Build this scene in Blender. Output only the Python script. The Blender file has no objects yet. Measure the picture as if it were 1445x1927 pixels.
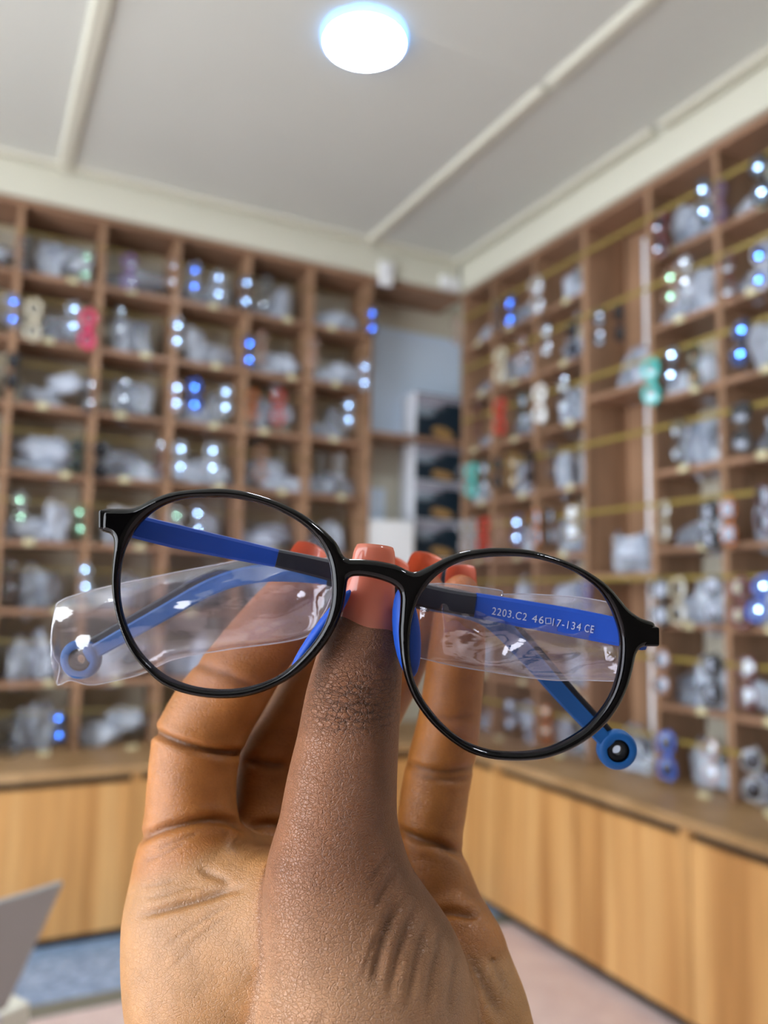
import bpy, bmesh, math, random
import numpy as np
from mathutils import Vector, Matrix
random.seed(7)
RNG = np.random.RandomState(5)
S = bpy.context.scene
COL = S.collection
# ------------------------------------------------------------------ camera frame (solved from the photograph's vanishing lines)
CX, CY, EYE, FPX = 722.5, 963.5, 1.25, 1515.0
YAW, PIT, ROL = math.radians(27.05), math.radians(6.09), math.radians(1.06)
F = np.array([math.sin(YAW)*math.cos(PIT), math.cos(YAW)*math.cos(PIT), math.sin(PIT)])
R0 = np.array([math.cos(YAW), -math.sin(YAW), 0.0]); U0 = np.cross(R0, F)
R = R0*math.cos(ROL)+U0*math.sin(ROL); U = -R0*math.sin(ROL)+U0*math.cos(ROL)
C0 = np.array([0, 0, EYE])
def ray(x, y): return F+R*(x-CX)/FPX-U*(y-CY)/FPX
def onz(x, y, z): d = ray(x, y); return C0+d*(z-EYE)/d[2]
def onx(x, y, X): d = ray(x, y); return C0+d*X/d[0]
def ony(x, y, Y): d = ray(x, y); return C0+d*Y/d[1]
def fg(x, y, d): return C0+ray(x, y)*d
BASIS = Matrix(((R[0], U[0], -F[0]), (R[1], U[1], -F[1]), (R[2], U[2], -F[2])))
HAND_O = fg(640, 1450, .180)          # origin of the hand, at the thumb's first joint
def hl(x, y, d):                       # a point at a distance -> coordinates in the frame of the hand
    v = fg(x, y, d)-HAND_O
    return np.array([v@R, v@U, -(v@F)])
# ------------------------------------------------------------------ main sizes
YS, XS = 3.485, 2.216                 # fronts of the shelving
YW, XW = 3.725, 2.456                 # walls behind
YC, XC = 3.156, 1.943                 # cabinet fronts
ZS = [2.833, 2.55, 2.277, 2.005, 1.731, 1.450, 1.181, .897, .619]   # shelf levels, top board first, counter last
ZCEIL = 3.0
PX = [-.56, -.235, .093, .416, .733, 1.058, 1.373, 1.686]
PY = [3.46, 3.197, 2.867, 2.53, 2.168, 1.853, 1.53, 1.21, .89]
LAMP = (.99, 2.133)
# ------------------------------------------------------------------ colours and materials
def lin(h):
    h = h.lstrip('#'); c = [int(h[i:i+2], 16)/255 for i in (0, 2, 4)]
    return [(x/12.92 if x <= .04045 else ((x+.055)/1.055)**2.4) for x in c]
def mat(name):
    m = bpy.data.materials.new(name); m.use_nodes = True
    nt = m.node_tree; nt.nodes.clear()
    out = nt.nodes.new('ShaderNodeOutputMaterial')
    return m, nt, out
def N(nt, kind, **kw):
    n = nt.nodes.new(kind)
    for k, v in kw.items():
        if k in n.inputs: n.inputs[k].default_value = v
        else: setattr(n, k, v)
    return n
def prin(name, col, rough=.5, metal=0, spec=.5, alpha=1, coat=0, noise=0, nscale=20, bump=0, bscale=80, sss=0):
    m, nt, out = mat(name)
    p = N(nt, 'ShaderNodeBsdfPrincipled', Roughness=rough, Metallic=metal, Alpha=alpha)
    p.inputs['Specular IOR Level'].default_value = spec
    p.inputs['Coat Weight'].default_value = coat
    p.inputs['Base Color'].default_value = (*lin(col), 1)
    if sss: p.inputs['Subsurface Weight'].default_value = sss; p.inputs['Subsurface Scale'].default_value = .002
    tc = N(nt, 'ShaderNodeTexCoord')
    if noise:
        n = N(nt, 'ShaderNodeTexNoise', Scale=nscale, Detail=4.0)
        nt.links.new(tc.outputs['Object'], n.inputs['Vector'])
        r = N(nt, 'ShaderNodeMapRange'); r.inputs[3].default_value = 1-noise; r.inputs[4].default_value = 1+noise
        nt.links.new(n.outputs['Fac'], r.inputs[0])
        mx = N(nt, 'ShaderNodeMix', data_type='RGBA', blend_type='MULTIPLY'); mx.inputs[0].default_value = 1
        mx.inputs[6].default_value = (*lin(col), 1); nt.links.new(r.outputs[0], mx.inputs[7])
        nt.links.new(mx.outputs[2], p.inputs['Base Color'])
    if bump:
        n = N(nt, 'ShaderNodeTexNoise', Scale=bscale, Detail=3.0)
        nt.links.new(tc.outputs['Object'], n.inputs['Vector'])
        b = N(nt, 'ShaderNodeBump', Strength=bump, Distance=.002)
        nt.links.new(n.outputs['Fac'], b.inputs['Height']); nt.links.new(b.outputs[0], p.inputs['Normal'])
    nt.links.new(p.outputs[0], out.inputs[0])
    return m
def wood(name, c1, c2, c3, scale=(14, 14, .5), rough=.45, wave=2.2):
    m, nt, out = mat(name)
    p = N(nt, 'ShaderNodeBsdfPrincipled', Roughness=rough); p.inputs['Specular IOR Level'].default_value = .35
    g = N(nt, 'ShaderNodeNewGeometry'); mp = N(nt, 'ShaderNodeMapping'); mp.inputs['Scale'].default_value = scale
    nt.links.new(g.outputs['Position'], mp.inputs['Vector'])
    n1 = N(nt, 'ShaderNodeTexNoise', Scale=1.0, Detail=3.0, Distortion=.4); n2 = N(nt, 'ShaderNodeTexNoise', Scale=wave*4, Detail=6.0, Distortion=.6)
    nt.links.new(mp.outputs[0], n1.inputs['Vector']); nt.links.new(mp.outputs[0], n2.inputs['Vector'])
    r1 = N(nt, 'ShaderNodeValToRGB'); e = r1.color_ramp.elements
    e[0].position = .33; e[0].color = (*lin(c1), 1); e[1].position = .68; e[1].color = (*lin(c3), 1)
    k = e.new(.5); k.color = (*lin(c2), 1)
    nt.links.new(n1.outputs['Fac'], r1.inputs[0])
    r = N(nt, 'ShaderNodeMapRange'); r.inputs[1].default_value = .3; r.inputs[2].default_value = .7; r.inputs[3].default_value = .86; r.inputs[4].default_value = 1.1
    nt.links.new(n2.outputs['Fac'], r.inputs[0])
    mx = N(nt, 'ShaderNodeMix', data_type='RGBA', blend_type='MULTIPLY'); mx.inputs[0].default_value = 1
    nt.links.new(r1.outputs[0], mx.inputs[6]); nt.links.new(r.outputs[0], mx.inputs[7])
    nt.links.new(mx.outputs[2], p.inputs['Base Color']); nt.links.new(p.outputs[0], out.inputs[0])
    return m
def emit(name, col, s):
    m, nt, out = mat(name)
    e = N(nt, 'ShaderNodeEmission', Strength=s); e.inputs[0].default_value = (*col, 1)
    nt.links.new(e.outputs[0], out.inputs[0]); return m
def glassy(name, tint, gloss_col, gl, rough=.07, diff=None, dw=0, bump=0, bscale=200, bdist=.001, stretch=(1, 1, 1)):
    """thin clear sheet: mostly transparent, a little mirror, optionally a little milky."""
    m, nt, out = mat(name)
    t = N(nt, 'ShaderNodeBsdfTransparent'); t.inputs[0].default_value = (*tint, 1)
    g = N(nt, 'ShaderNodeBsdfGlossy', Roughness=rough); g.inputs[0].default_value = (*gloss_col, 1)
    mx = N(nt, 'ShaderNodeMixShader'); mx.inputs[0].default_value = gl
    nt.links.new(t.outputs[0], mx.inputs[1]); nt.links.new(g.outputs[0], mx.inputs[2])
    last = mx
    if diff:
        d = N(nt, 'ShaderNodeBsdfDiffuse'); d.inputs[0].default_value = (*diff, 1)
        m2 = N(nt, 'ShaderNodeMixShader'); m2.inputs[0].default_value = dw
        nt.links.new(mx.outputs[0], m2.inputs[1]); nt.links.new(d.outputs[0], m2.inputs[2]); last = m2
    if bump:
        tc = N(nt, 'ShaderNodeTexCoord'); mp = N(nt, 'ShaderNodeMapping'); mp.inputs['Scale'].default_value = stretch
        nt.links.new(tc.outputs['Object'], mp.inputs[0])
        n = N(nt, 'ShaderNodeTexNoise', Scale=bscale, Detail=3.0, Distortion=1.2); nt.links.new(mp.outputs[0], n.inputs['Vector'])
        b = N(nt, 'ShaderNodeBump', Strength=bump, Distance=bdist)
        nt.links.new(n.outputs['Fac'], b.inputs['Height']); nt.links.new(b.outputs[0], g.inputs['Normal'])
    nt.links.new(last.outputs[0], out.inputs[0]); return m

M = {}
M['ceil'] = prin('ceiling_paint', '#d3d6cf', .8, noise=.03, nscale=3)
M['cream'] = prin('cream_paint', '#d3d2c2', .7)
M['wall'] = prin('wall_paint', '#cbc6b4', .8)
M['walld'] = prin('unseen_dark_wall', '#5d564f', .8)  # unseen walls, kept dark to cut reflections in the black frame
M['floor'] = None
M['post'] = wood('shelf_wood', '#85674f', '#99775c', '#a98569', scale=(20, 20, 1.2))
M['board'] = wood('board_wood', '#82644e', '#94725a', '#a37f66', scale=(2.5, 2.5, 30))
M['door'] = wood('door_wood', '#ad7c47', '#c7965c', '#d6aa70', scale=(9, 9, .35))
M['counter'] = wood('counter_wood', '#97764f', '#a9875f', '#b5946c', scale=(3, 3, 3))
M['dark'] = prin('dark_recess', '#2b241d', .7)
M['rail'] = prin('brass_strip', '#93803f', .4, metal=.1)
M['tag'] = prin('cream_tag', '#cfc7a0', .5)
M['white'] = prin('white_plastic', '#eef0f2', .4)
M['pipe'] = prin('white_pipe', '#e8eef6', .35)
M['pipec'] = prin('cream_pipe', '#d8cfae', .45)
M['strip'] = prin('dark_stone_strip', '#77786e', .5, noise=.15, nscale=60)
M['cardw'] = prin('white_card', '#dfe2ea', .5)
M['navy'] = prin('navy_card', '#13202e', .4)
M['pblue'] = prin('pale_blue_card', '#d2e4f8', .5)
M['silver'] = prin('silver_shell', '#a3a3a3', .45, metal=.2)
M['silver2'] = prin('silver_edge', '#c9c7d0', .35, metal=.2)
M['black'] = prin('gloss_black', '#020203', .08, spec=.28)
M['blue'] = prin('blue_rubber', '#184cae', .5, spec=.3)
M['blue2'] = prin('blue_tip', '#155a9e', .45, spec=.35)
M['grey'] = prin('dark_grey_plastic', '#24282e', .4, spec=.35)
M['greyd'] = prin('charcoal_plastic', '#101418', .55, spec=.25)
M['silverink'] = prin('silver_ink', '#b4c0d4', .45)
m, nt, out = mat('coral_gel')
p = N(nt, 'ShaderNodeBsdfPrincipled', Roughness=.16); p.inputs['Base Color'].default_value = (*lin('#e2937b'), 1); p.inputs['Coat Weight'].default_value = .6
tl = N(nt, 'ShaderNodeBsdfTranslucent'); tl.inputs[0].default_value = (*lin('#f0a080'), 1); mx = N(nt, 'ShaderNodeMixShader'); mx.inputs[0].default_value = .5
nt.links.new(p.outputs[0], mx.inputs[1]); nt.links.new(tl.outputs[0], mx.inputs[2]); nt.links.new(mx.outputs[0], out.inputs[0]); M['nail'] = m

def granite(name, base, spots, sc):
    m, nt, out = mat(name)
    p = N(nt, 'ShaderNodeBsdfPrincipled', Roughness=.3)
    g = N(nt, 'ShaderNodeNewGeometry')
    n = N(nt, 'ShaderNodeTexNoise', Scale=sc, Detail=5.0, Roughness=.7); nt.links.new(g.outputs['Position'], n.inputs['Vector'])
    r = N(nt, 'ShaderNodeValToRGB'); e = r.color_ramp.elements
    e[0].position = .35; e[0].color = (*lin(base), 1); e[1].position = .65; e[1].color = (*lin(spots), 1)
    nt.links.new(n.outputs['Fac'], r.inputs[0]); nt.links.new(r.outputs[0], p.inputs['Base Color'])
    nt.links.new(p.outputs[0], out.inputs[0]); return m
M['granite'] = granite('blue_granite', '#5f7fa6', '#adc6e6', 28)
M['floor'] = granite('pink_tile', '#d2bcba', '#e2cfcc', 9)

# ------------------------------------------------------------------ mesh helpers
def link(name, me, m=None, parent=None):
    o = bpy.data.objects.new(name, me); COL.objects.link(o)
    if m is not None and not me.materials: me.materials.append(m)
    if parent is not None: o.parent = parent
    return o
class MB:
    def __init__(s): s.v = []; s.f = []
    def add(s, v, f):
        n = len(s.v); s.v += [tuple(map(float, p)) for p in v]; s.f += [tuple(i+n for i in q) for q in f]
    def box(s, a, b):
        x0, y0, z0 = a; x1, y1, z1 = b
        s.add([(x0, y0, z0), (x1, y0, z0), (x1, y1, z0), (x0, y1, z0), (x0, y0, z1), (x1, y0, z1), (x1, y1, z1), (x0, y1, z1)],
              [(0, 3, 2, 1), (4, 5, 6, 7), (0, 1, 5, 4), (1, 2, 6, 5), (2, 3, 7, 6), (3, 0, 4, 7)])
    def obox(s, o, ax, ay, az):
        o, ax, ay, az = map(np.array, (o, ax, ay, az)); pts = []
        for k in (0, 1):
            for (i, j) in ((0, 0), (1, 0), (1, 1), (0, 1)): pts.append(o+ax*i+ay*j+az*k)
        s.add(pts, [(0, 3, 2, 1), (4, 5, 6, 7), (0, 1, 5, 4), (1, 2, 6, 5), (2, 3, 7, 6), (3, 0, 4, 7)])
    def tube(s, pts, r, n=8, closed=False, flat=1.0, up=(0, 0, 1), caps=True):
        """sweep an ellipse (r across, r*flat along up-ish) along pts; r may be a list"""
        P = [np.array(p, float) for p in pts]; m = len(P); up = np.array(up, float); rings = []
        for i in range(m):
            a = P[(i-1) % m] if (closed or i > 0) else P[i]; b = P[(i+1) % m] if (closed or i < m-1) else P[i]
            t = b-a; t /= np.linalg.norm(t)+1e-12
            u = up-t*(up@t)
            if np.linalg.norm(u) < 1e-6: u = np.array([1., 0, 0])-t*t[0]
            u /= np.linalg.norm(u); w = np.cross(t, u); rr = r[i] if hasattr(r, '__len__') else r
            rings.append([P[i]+rr*(math.cos(2*math.pi*k/n)*w+flat*math.sin(2*math.pi*k/n)*u) for k in range(n)])
        v = [p for q in rings for p in q]; f = []
        for i in range(m if closed else m-1):
            j = (i+1) % m
            for k in range(n): f.append((i*n+k, i*n+(k+1) % n, j*n+(k+1) % n, j*n+k))
        if not closed and caps: f.append(tuple(range(n-1, -1, -1))); f.append(tuple((m-1)*n+k for k in range(n)))
        s.add(v, f)
    def lathe(s, prof, n=32, axis='z', o=(0, 0, 0)):
        v = []; f = []
        for (r, h) in prof:
            for k in range(n):
                a = 2*math.pi*k/n; x, y = r*math.cos(a), r*math.sin(a)
                p = {'z': (x, y, h), 'y': (x, h, y), 'x': (h, x, y)}[axis]
                v.append((p[0]+o[0], p[1]+o[1], p[2]+o[2]))
        m = len(prof)
        for i in range(m-1):
            for k in range(n): f.append((i*n+k, i*n+(k+1) % n, (i+1)*n+(k+1) % n, (i+1)*n+k))
        s.add(v, f)
    def mesh(s, name, smooth=False, bevel=0):
        me = bpy.data.meshes.new(name); me.from_pydata(s.v, [], s.f)
        bm = bmesh.new(); bm.from_mesh(me)
        bmesh.ops.recalc_face_normals(bm, faces=bm.faces)
        if bevel:
            bmesh.ops.bevel(bm, geom=[e for e in bm.edges if len(e.link_faces) == 2 and e.calc_face_angle(0) > .6], offset=bevel, segments=2, affect='EDGES', profile=.5)
        bm.to_mesh(me); bm.free()
        if smooth: me.shade_smooth()
        return me
    def obj(s, name, m, parent=None, smooth=False, bevel=0):
        return link(name, s.mesh(name, smooth, bevel), m, parent)
def tag(o, label=None, cat=None, group=None, kind=None):
    if label: o['label'] = label
    if cat: o['category'] = cat
    if group: o['group'] = group
    if kind: o['kind'] = kind
    return o
def thing(name, label, cat, loc=(0, 0, 0), group=None, rot=None):
    o = bpy.data.objects.new(name, None); o.empty_display_size = .02; COL.objects.link(o)
    if rot is None: o.location = loc
    else: o.matrix_world = Matrix.Translation(loc) @ rot.to_4x4()
    return tag(o, label, cat, group)
def struct(name, a, b, m):
    mb = MB(); mb.box(a, b); return tag(mb.obj(name, m), kind='structure')
def local(o, p): return tuple(np.array(p)-np.array(o))
def catmull(pts, n=6, closed=True):
    P = [np.array(p, float) for p in pts]; m = len(P); out = []
    for i in range(m if closed else m-1):
        if closed: a, b, c, d = P[(i-1) % m], P[i], P[(i+1) % m], P[(i+2) % m]
        else: a, b, c, d = P[max(i-1, 0)], P[i], P[i+1], P[min(i+2, m-1)]
        for k in range(n):
            t = k/n
            out.append(.5*((2*b)+(c-a)*t+(2*a-5*b+4*c-d)*t*t+(-a+3*b-3*c+d)*t**3))
    if not closed: out.append(P[-1])
    return np.array(out)
LAMP_S, RIM_S = 85.0, 3.0
WORLD_C, WORLD_S = (.93, .98, 1.05), 6.0
APERT, EXPO = .0026, 0.5
# ================================================================== THE ROOM
struct('floor', (-2.6, -1.6, -.05), (XW+.1, YW+.1, 0), M['floor'])
struct('ceiling', (-2.6, -1.6, ZCEIL), (XW+.1, YW+.1, ZCEIL+.06), M['ceil'])
struct('wall_back', (-2.6, YW, 0), (XW+.1, YW+.1, ZCEIL), M['wall'])
struct('wall_right', (XW, -1.6, 0), (XW+.1, YW, ZCEIL), M['wall'])
struct('wall_front', (-2.6, -1.7, 0), (XW+.1, -1.6, ZCEIL), M['walld'])
struct('wall_left_unseen', (-2.7, 2.25, 0), (-2.6, YW+.1, ZCEIL), M['wall'])  # out of view, placed to keep grazing daylight off the back wall
struct('wall_left_unseen', (-2.7, -1.7, 0), (-2.6, -.6, ZCEIL), M['walld'])  # out of view, narrows the daylight opening to cut frame reflections
struct('trim_1', (-2.6, YS-.025, ZS[0]+.014), (XW, YW, ZCEIL), M['cream'])          # bulkhead over the back shelving
struct('trim_2', (XS-.025, -1.6, ZS[0]+.014), (XW, YS-.025, ZCEIL), M['cream'])
def batten(name, a, b, w, h, m=M['cream']):
    """ceiling cover strip with sloped sides"""
    a = np.array(a); b = np.array(b); t = (b-a)/np.linalg.norm(b-a); s = np.array([-t[1], t[0]])
    mb = MB(); v = []
    for p in (a, b):
        for (q, z) in ((-w, 0), (-w*.62, -h), (w*.62, -h), (w, 0)): v.append((*(p+s*q), ZCEIL+z))
    mb.add(v, [(0, 1, 2, 3), (7, 6, 5, 4), (0, 4, 5, 1), (1, 5, 6, 2), (2, 6, 7, 3), (3, 7, 4, 0)])
    return tag(mb.obj(name, m), kind='structure')
JY = 2.05
batten('trim_3', (.24, -1.6), (.24, YS-.026), .032, .018)
batten('trim_4', (1.645, JY+.012), (1.645, YS-.026), .026, .018)
batten('trim_5', (1.645, -1.6), (1.645, JY-.012), .026, .018)
batten('trim_6', (XS-.06, JY+.02), (XS-.06, YS-.026), .03, .014)
batten('trim_7', (XS-.06, -1.6), (XS-.06, JY-.02), .03, .014)
batten('trim_8', (-2.6, YS-.06), (XS-.1, YS-.06), .03, .012)
batten('trim_9', (.28, JY), (1.61, JY), .02, .003, M['ceil'])
batten('trim_10', (1.69, JY), (XS-.1, JY), .02, .003, M['ceil'])
# stone band on the floor in front of the back cabinets, with its dark edge strip
struct('trim_11', (-2.6, 2.765, 0), (XC+.05, YC+.06, .006), M['granite'])
struct('trim_12', (-2.6, 2.69, 0), (XC+.05, 2.7649, .006), M['strip'])

# ------------------------------------------------------------------ ceiling lamps
def lamp(x, y, label):
    t = thing('ceiling_lamp', label, 'ceiling lamp', (x, y, ZCEIL), 'round ceiling lamps')
    mb = MB(); mb.lathe([(.119, -.026), (.122, -.026), (.128, -.022), (.130, 0)], 64)
    mb.obj('rim', M['lamprim'], t, True)
    mb = MB(); n = 64
    mb.lathe([(.0005, -.0275), (.06, -.0274), (.105, -.027), (.1185, -.026)], n)
    mb.obj('diffuser', M['lamp'], t, True)
    mb = MB(); mb.lathe([(.130, 0), (.0005, 0)], n); mb.obj('back_plate', M['white'], t)
    return t
M['lamp'] = emit('lamp_light', (.86, .93, 1.0), LAMP_S)
M['lamprim'] = emit('lamp_rim_glow', (.20, .48, 1.0), RIM_S)
lamp(LAMP[0], LAMP[1], 'round white ceiling lamp with a glowing bluish rim')
lamp(1.0, -.55, 'unseen round ceiling lamp added behind the camera')  # out-of-view lamp, added for light from behind the camera

# ================================================================== COUNTERS AND CABINETS
def counter(name, a, b, label, edge):
    mb = MB(); mb.box(a, b)
    return tag(mb.obj(name, M['counter'], bevel=.008), label, 'countertop')
counter('countertop', (-1.2, YC-.02, .584), (XC-.0201, YW-.002, .619), 'long brown wooden countertop below the back wall shelves', 0)
counter('countertop', (XC-.02, .1, .584), (XW-.002, YW-.002, .619), 'long brown wooden countertop below the right wall shelves', 0)
def cabinet(along, p0, p1, label, ndoor):
    """base unit between p0 and p1 along 'x' (back wall) or 'y' (right wall)"""
    fr = YC if along == 'x' else XC
    def B(mb, u0, u1, d0, d1, z0, z1):
        if along == 'x': mb.box((u0, d0, z0), (u1, d1, z1))
        else: mb.box((d0, u0, z0), (d1, u1, z1))
    o = ((p0+p1)/2, fr+.2, 0) if along == 'x' else (fr+.2, (p0+p1)/2, 0)
    t = thing('base_cabinet', label, 'cabinet', o, 'wooden base cabinets')
    def part(name, m, boxes, bevel=0):
        mb = MB()
        for b in boxes: B(mb, *b)
        mb.v = [local(o, v) for v in mb.v]
        return mb.obj(name, m, t, bevel=bevel)
    e = .001
    part('carcass', M['door'], [(p0+e, p0+.018, fr+.02, fr+.26, .045, .582), (p1-.018, p1-e, fr+.02, fr+.26, .045, .582), (p0+.018, p1-.018, fr+.06, fr+.26, .045, .06)])
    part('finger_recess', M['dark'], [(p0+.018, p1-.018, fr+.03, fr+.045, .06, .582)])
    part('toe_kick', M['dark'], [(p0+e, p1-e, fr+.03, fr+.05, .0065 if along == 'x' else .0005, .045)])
    w = (p1-p0-.036)/ndoor
    for i in range(ndoor):
        part('door', M['door'], [(p0+.018+i*w+.0015, p0+.018+(i+1)*w-.0015, fr, fr+.018, .042, .556)], .002)
    part('stile', M['door'], [(p0+e, p0+.017, fr-.001, fr+.02, .042, .582)])
    part('stile', M['door'], [(p1-.017, p1-e, fr-.001, fr+.02, .042, .582)])
bx = [-.70, -.04, .605, 1.25, XC-.002]
for i in range(4):
    cabinet('x', bx[i], bx[i+1], 'wooden base cabinet on the blue granite band, %s from the corner, back wall' % ['fourth', 'third', 'second', 'first'][i], 1)
by = [3.15, 2.775, 1.80, .83]
for i, nm in enumerate(['narrow base cabinet at the inner end of the right wall counter', 'golden two-door base cabinet on the pink floor, middle of the right wall', 'golden base cabinet on the pink floor, nearest one along the right wall']):
    cabinet('y', by[i+1], by[i], nm, 1 if i == 0 else 2)

# ================================================================== WALL SHELVING
TH = .024
def shelving_back():
    o = ((PX[0]+PX[-1])/2, YS, ZS[8]); t = thing('display_shelving', 'brown wooden grid of display shelves along the back wall', 'shelving', o)
    for x in PX:
        mb = MB(); mb.box(local(o, (x-TH/2, YS, ZS[8]+.001)), local(o, (x+TH/2, YW-.001, ZS[0]-.012))); mb.obj('upright', M['post'], t, bevel=.0015)
    mb = MB(); mb.box(local(o, (PX[0]-TH/2, YS-.003, ZS[0]-.0118)), local(o, (XS-.002, YW-.001, ZS[0]+.012))); mb.obj('top_board', M['board'], t)
    for i in range(len(PX)-1):
        for k in range(1, 8):
            mb = MB(); mb.box(local(o, (PX[i]+TH/2+.0003, YS+.003, ZS[k]-.02)), local(o, (PX[i+1]-TH/2-.0003, YW-.001, ZS[k]))); mb.obj('shelf_board', M['board'], t)
    for z in (2.065, 1.20):
        mb = MB(); mb.box(local(o, (PX[-1]+TH/2+.0003, YS+.003, z-.02)), local(o, (XW-.002, YW-.001, z))); mb.obj('shelf_board', M['board'], t)
def shelving_right():
    o = (XS, (PY[0]+PY[-1])/2, ZS[8]); t = thing('display_shelving', 'brown wooden grid of display shelves along the right wall', 'shelving', o)
    for y in PY:
        mb = MB(); mb.box(local(o, (XS, y-TH/2, ZS[8]+.001)), local(o, (XW-.001, y+TH/2, ZS[0]-.012))); mb.obj('upright', M['post'], t, bevel=.0015)
    mb = MB(); mb.box(local(o, (XS-.003, PY[-1]-TH/2, ZS[0]-.0118)), local(o, (XW-.001, PY[0]+TH/2, ZS[0]+.012))); mb.obj('top_board', M['board'], t)
    for i in range(len(PY)-1):
        y1, y0 = PY[i]-TH/2-.0003, PY[i+1]+TH/2+.0003
        zs = ZS[1:8] if i != 3 else (2.087, 1.36)
        for z in zs:
            mb = MB(); mb.box(local(o, (XS+.003, y0, z-.02)), local(o, (XW-.001, y1, z))); mb.obj('shelf_board', M['board'], t)
        if i == 3:
            mb = MB(); mb.box(local(o, (XW-.02, y0, ZS[8]+.002)), local(o, (XW-.002, y1, ZS[0]-.013))); mb.obj('back_panel', M['post'], t)
shelving_back(); shelving_right()
ORD = ['top', 'second', 'third', 'fourth', 'fifth', 'sixth', 'seventh', 'bottom']
RAILZ = [z+.158 for z in ZS[1:]]
for k in range(8):
    mb = MB(); mb.tube([(PX[0], YS-.003, RAILZ[k]), (PX[-1], YS-.003, RAILZ[k])], .0028, 10); o = mb.obj('hanging_rail', M['rail'], smooth=True)
    tag(o, 'thin brass hanging strip across the %s row of the back wall shelves' % ORD[k], 'rail', 'brass hanging strips')
    mb = MB(); mb.box((XS-.003, PY[-1], RAILZ[k]-.0075), (XS-.0005, PY[0], RAILZ[k]+.0075)); o = mb.obj('hanging_rail', M['rail'])
    tag(o, 'flat brass hanging strip across the %s row of the right wall shelves' % ORD[k], 'rail', 'brass hanging strips')
# ------------------------------------------------------------------ white conduit in the tall bay of the right wall
t = thing('conduit_pipe', 'white vertical pipe running up the tall bay of the right wall shelves', 'pipe', (XW-.045, 2.36, ZS[8]+.001))
for (z0, z1, m, nm) in ((0, .74, 'pipe', 'pipe_section'), (.74, .76, 'white', 'bracket'), (.765, 1.455, 'pipe', 'pipe_section'), (1.48, 2.13, 'pipe', 'pipe_section')):
    mb = MB(); r = .022 if nm == 'pipe_section' else .025
    mb.lathe([(.0005, z0), (r, z0), (r, z1), (.0005, z1)], 24); mb.obj(nm, M[m], t, False)
# ================================================================== EYEGLASSES ON THE SHELVES
def lens_outline(w, h, p, n=28, cat=0):
    pts = []
    for k in range(n):
        a = 2*math.pi*k/n; c, s = math.cos(a), math.sin(a)
        x = w*math.copysign(abs(c)**(2/p), c); z = h*math.copysign(abs(s)**(2/p), s)
        if cat and x > 0 and z > 0: z += cat*h*(x/w)
        pts.append((x, z))
    return pts
STYLE = {
    'round': dict(w=.0235, h=.0225, p=2.0, rim=.0021, dep=1.4, gap=.0095),
    'rect': dict(w=.026, h=.0185, p=3.2, rim=.0023, dep=1.4, gap=.0095),
    'thick': dict(w=.0245, h=.020, p=2.6, rim=.0062, dep=.7, gap=.0085, cat=.25),
    'big': dict(w=.0275, h=.0245, p=2.5, rim=.0038, dep=1.0, gap=.0095),
}
PROTO = {}
for nm, s in STYLE.items():
    L = lens_outline(s['w'], s['h'], s['p'], cat=s.get('cat', 0)); cxo = s['w']+s['gap']+s['rim']*.6
    fr = MB()
    for sd in (1, -1):
        fr.tube([(sd*(cxo+x), .0022*(abs(x)/.025)**2, z) for x, z in L], s['rim'], 8, closed=True, flat=s['dep'], up=(0, 1, 0))
    rb = max(s['rim'], .0024)
    fr.tube([(-s['gap']-.003, 0, .005), (-.004, -.0005, .0085), (.004, -.0005, .0085), (s['gap']+.003, 0, .005)], rb, 8, flat=.8, up=(0, 1, 0))
    xe = cxo+s['w']+s['rim']
    for sd in (1, -1):
        fr.box((min(sd*(xe-.003), sd*(xe+.006)), .000, s['h']*.45-.004), (max(sd*(xe-.003), sd*(xe+.006)), .0075, s['h']*.45+.004))
    ln = []
    for sd in (1, -1):                                       # curved lens cap
        mb = MB(); v = [(sd*cxo, -.0026, 0)]; f = []; Rr = 4; n = len(L)
        for q in range(1, Rr+1):
            for x, z in L:
                v.append((sd*(cxo+x*q/Rr), -.0026+(x*x+z*z)*(q/Rr)**2/(2*.125), z*q/Rr))
        for k in range(n): f.append((0, 1+k, 1+(k+1) % n))
        for q in range(Rr-1):
            for k in range(n): f.append((1+q*n+k, 1+(q+1)*n+k, 1+(q+1)*n+(k+1) % n, 1+q*n+(k+1) % n))
        mb.add(v, f); ln.append(mb.mesh('lens', True))
    tm = []
    for j, sd in enumerate((1, -1)):                         # folded temples behind the front
        mb = MB(); y = .011+.005*j; z0 = s['h']*.45
        P = [(sd*(xe+.003), .006, z0), (sd*(xe-.008), y, z0), (sd*.02, y, z0-.002), (-sd*.035, y+.001, z0-.004), (-sd*.058, y+.002, z0-.018)]
        mb.tube(catmull(P, 4, False), .0019 if s['rim'] < .005 else .0026, 6, flat=1.0 if s['rim'] < .005 else 1.0, up=(0, 1, 0))
        tm.append(mb.mesh('temple', True))
    PROTO[nm] = (fr.mesh('frame', True), ln, tm, xe+.006, s['h'])
def frame_mat(name, col, rough=.2, clear=0):
    if clear:
        return glassy('frame_'+name, (.9, .9, .92), (1, 1, 1), .12, .15, diff=lin(col), dw=clear)
    return prin('frame_'+name, col, rough, coat=.4)
FM = {n: frame_mat(n, c) for n, c in dict(black='#0c0c0f', brown='#3a2018', pink='#e01a66', teal='#2cc4c0', red='#c4281c', white='#e6e6e2', navy='#15233f',
     purple='#6a4a86', blue='#3f66c4', maroon='#5e2028', orange='#d0702c', green='#1d4a3c', gold='#b8964a', tan='#a07050', grey='#4a4e55').items()}
FM['clear'] = frame_mat('clear', '#dfe3ea', clear=.45); FM['blush'] = frame_mat('blush', '#e6b8a4', clear=.5); FM['cream'] = frame_mat('cream', '#e4dcc2', clear=.7)
for k in list(FM): FM[k].node_tree.nodes  # each is a shared material
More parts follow.
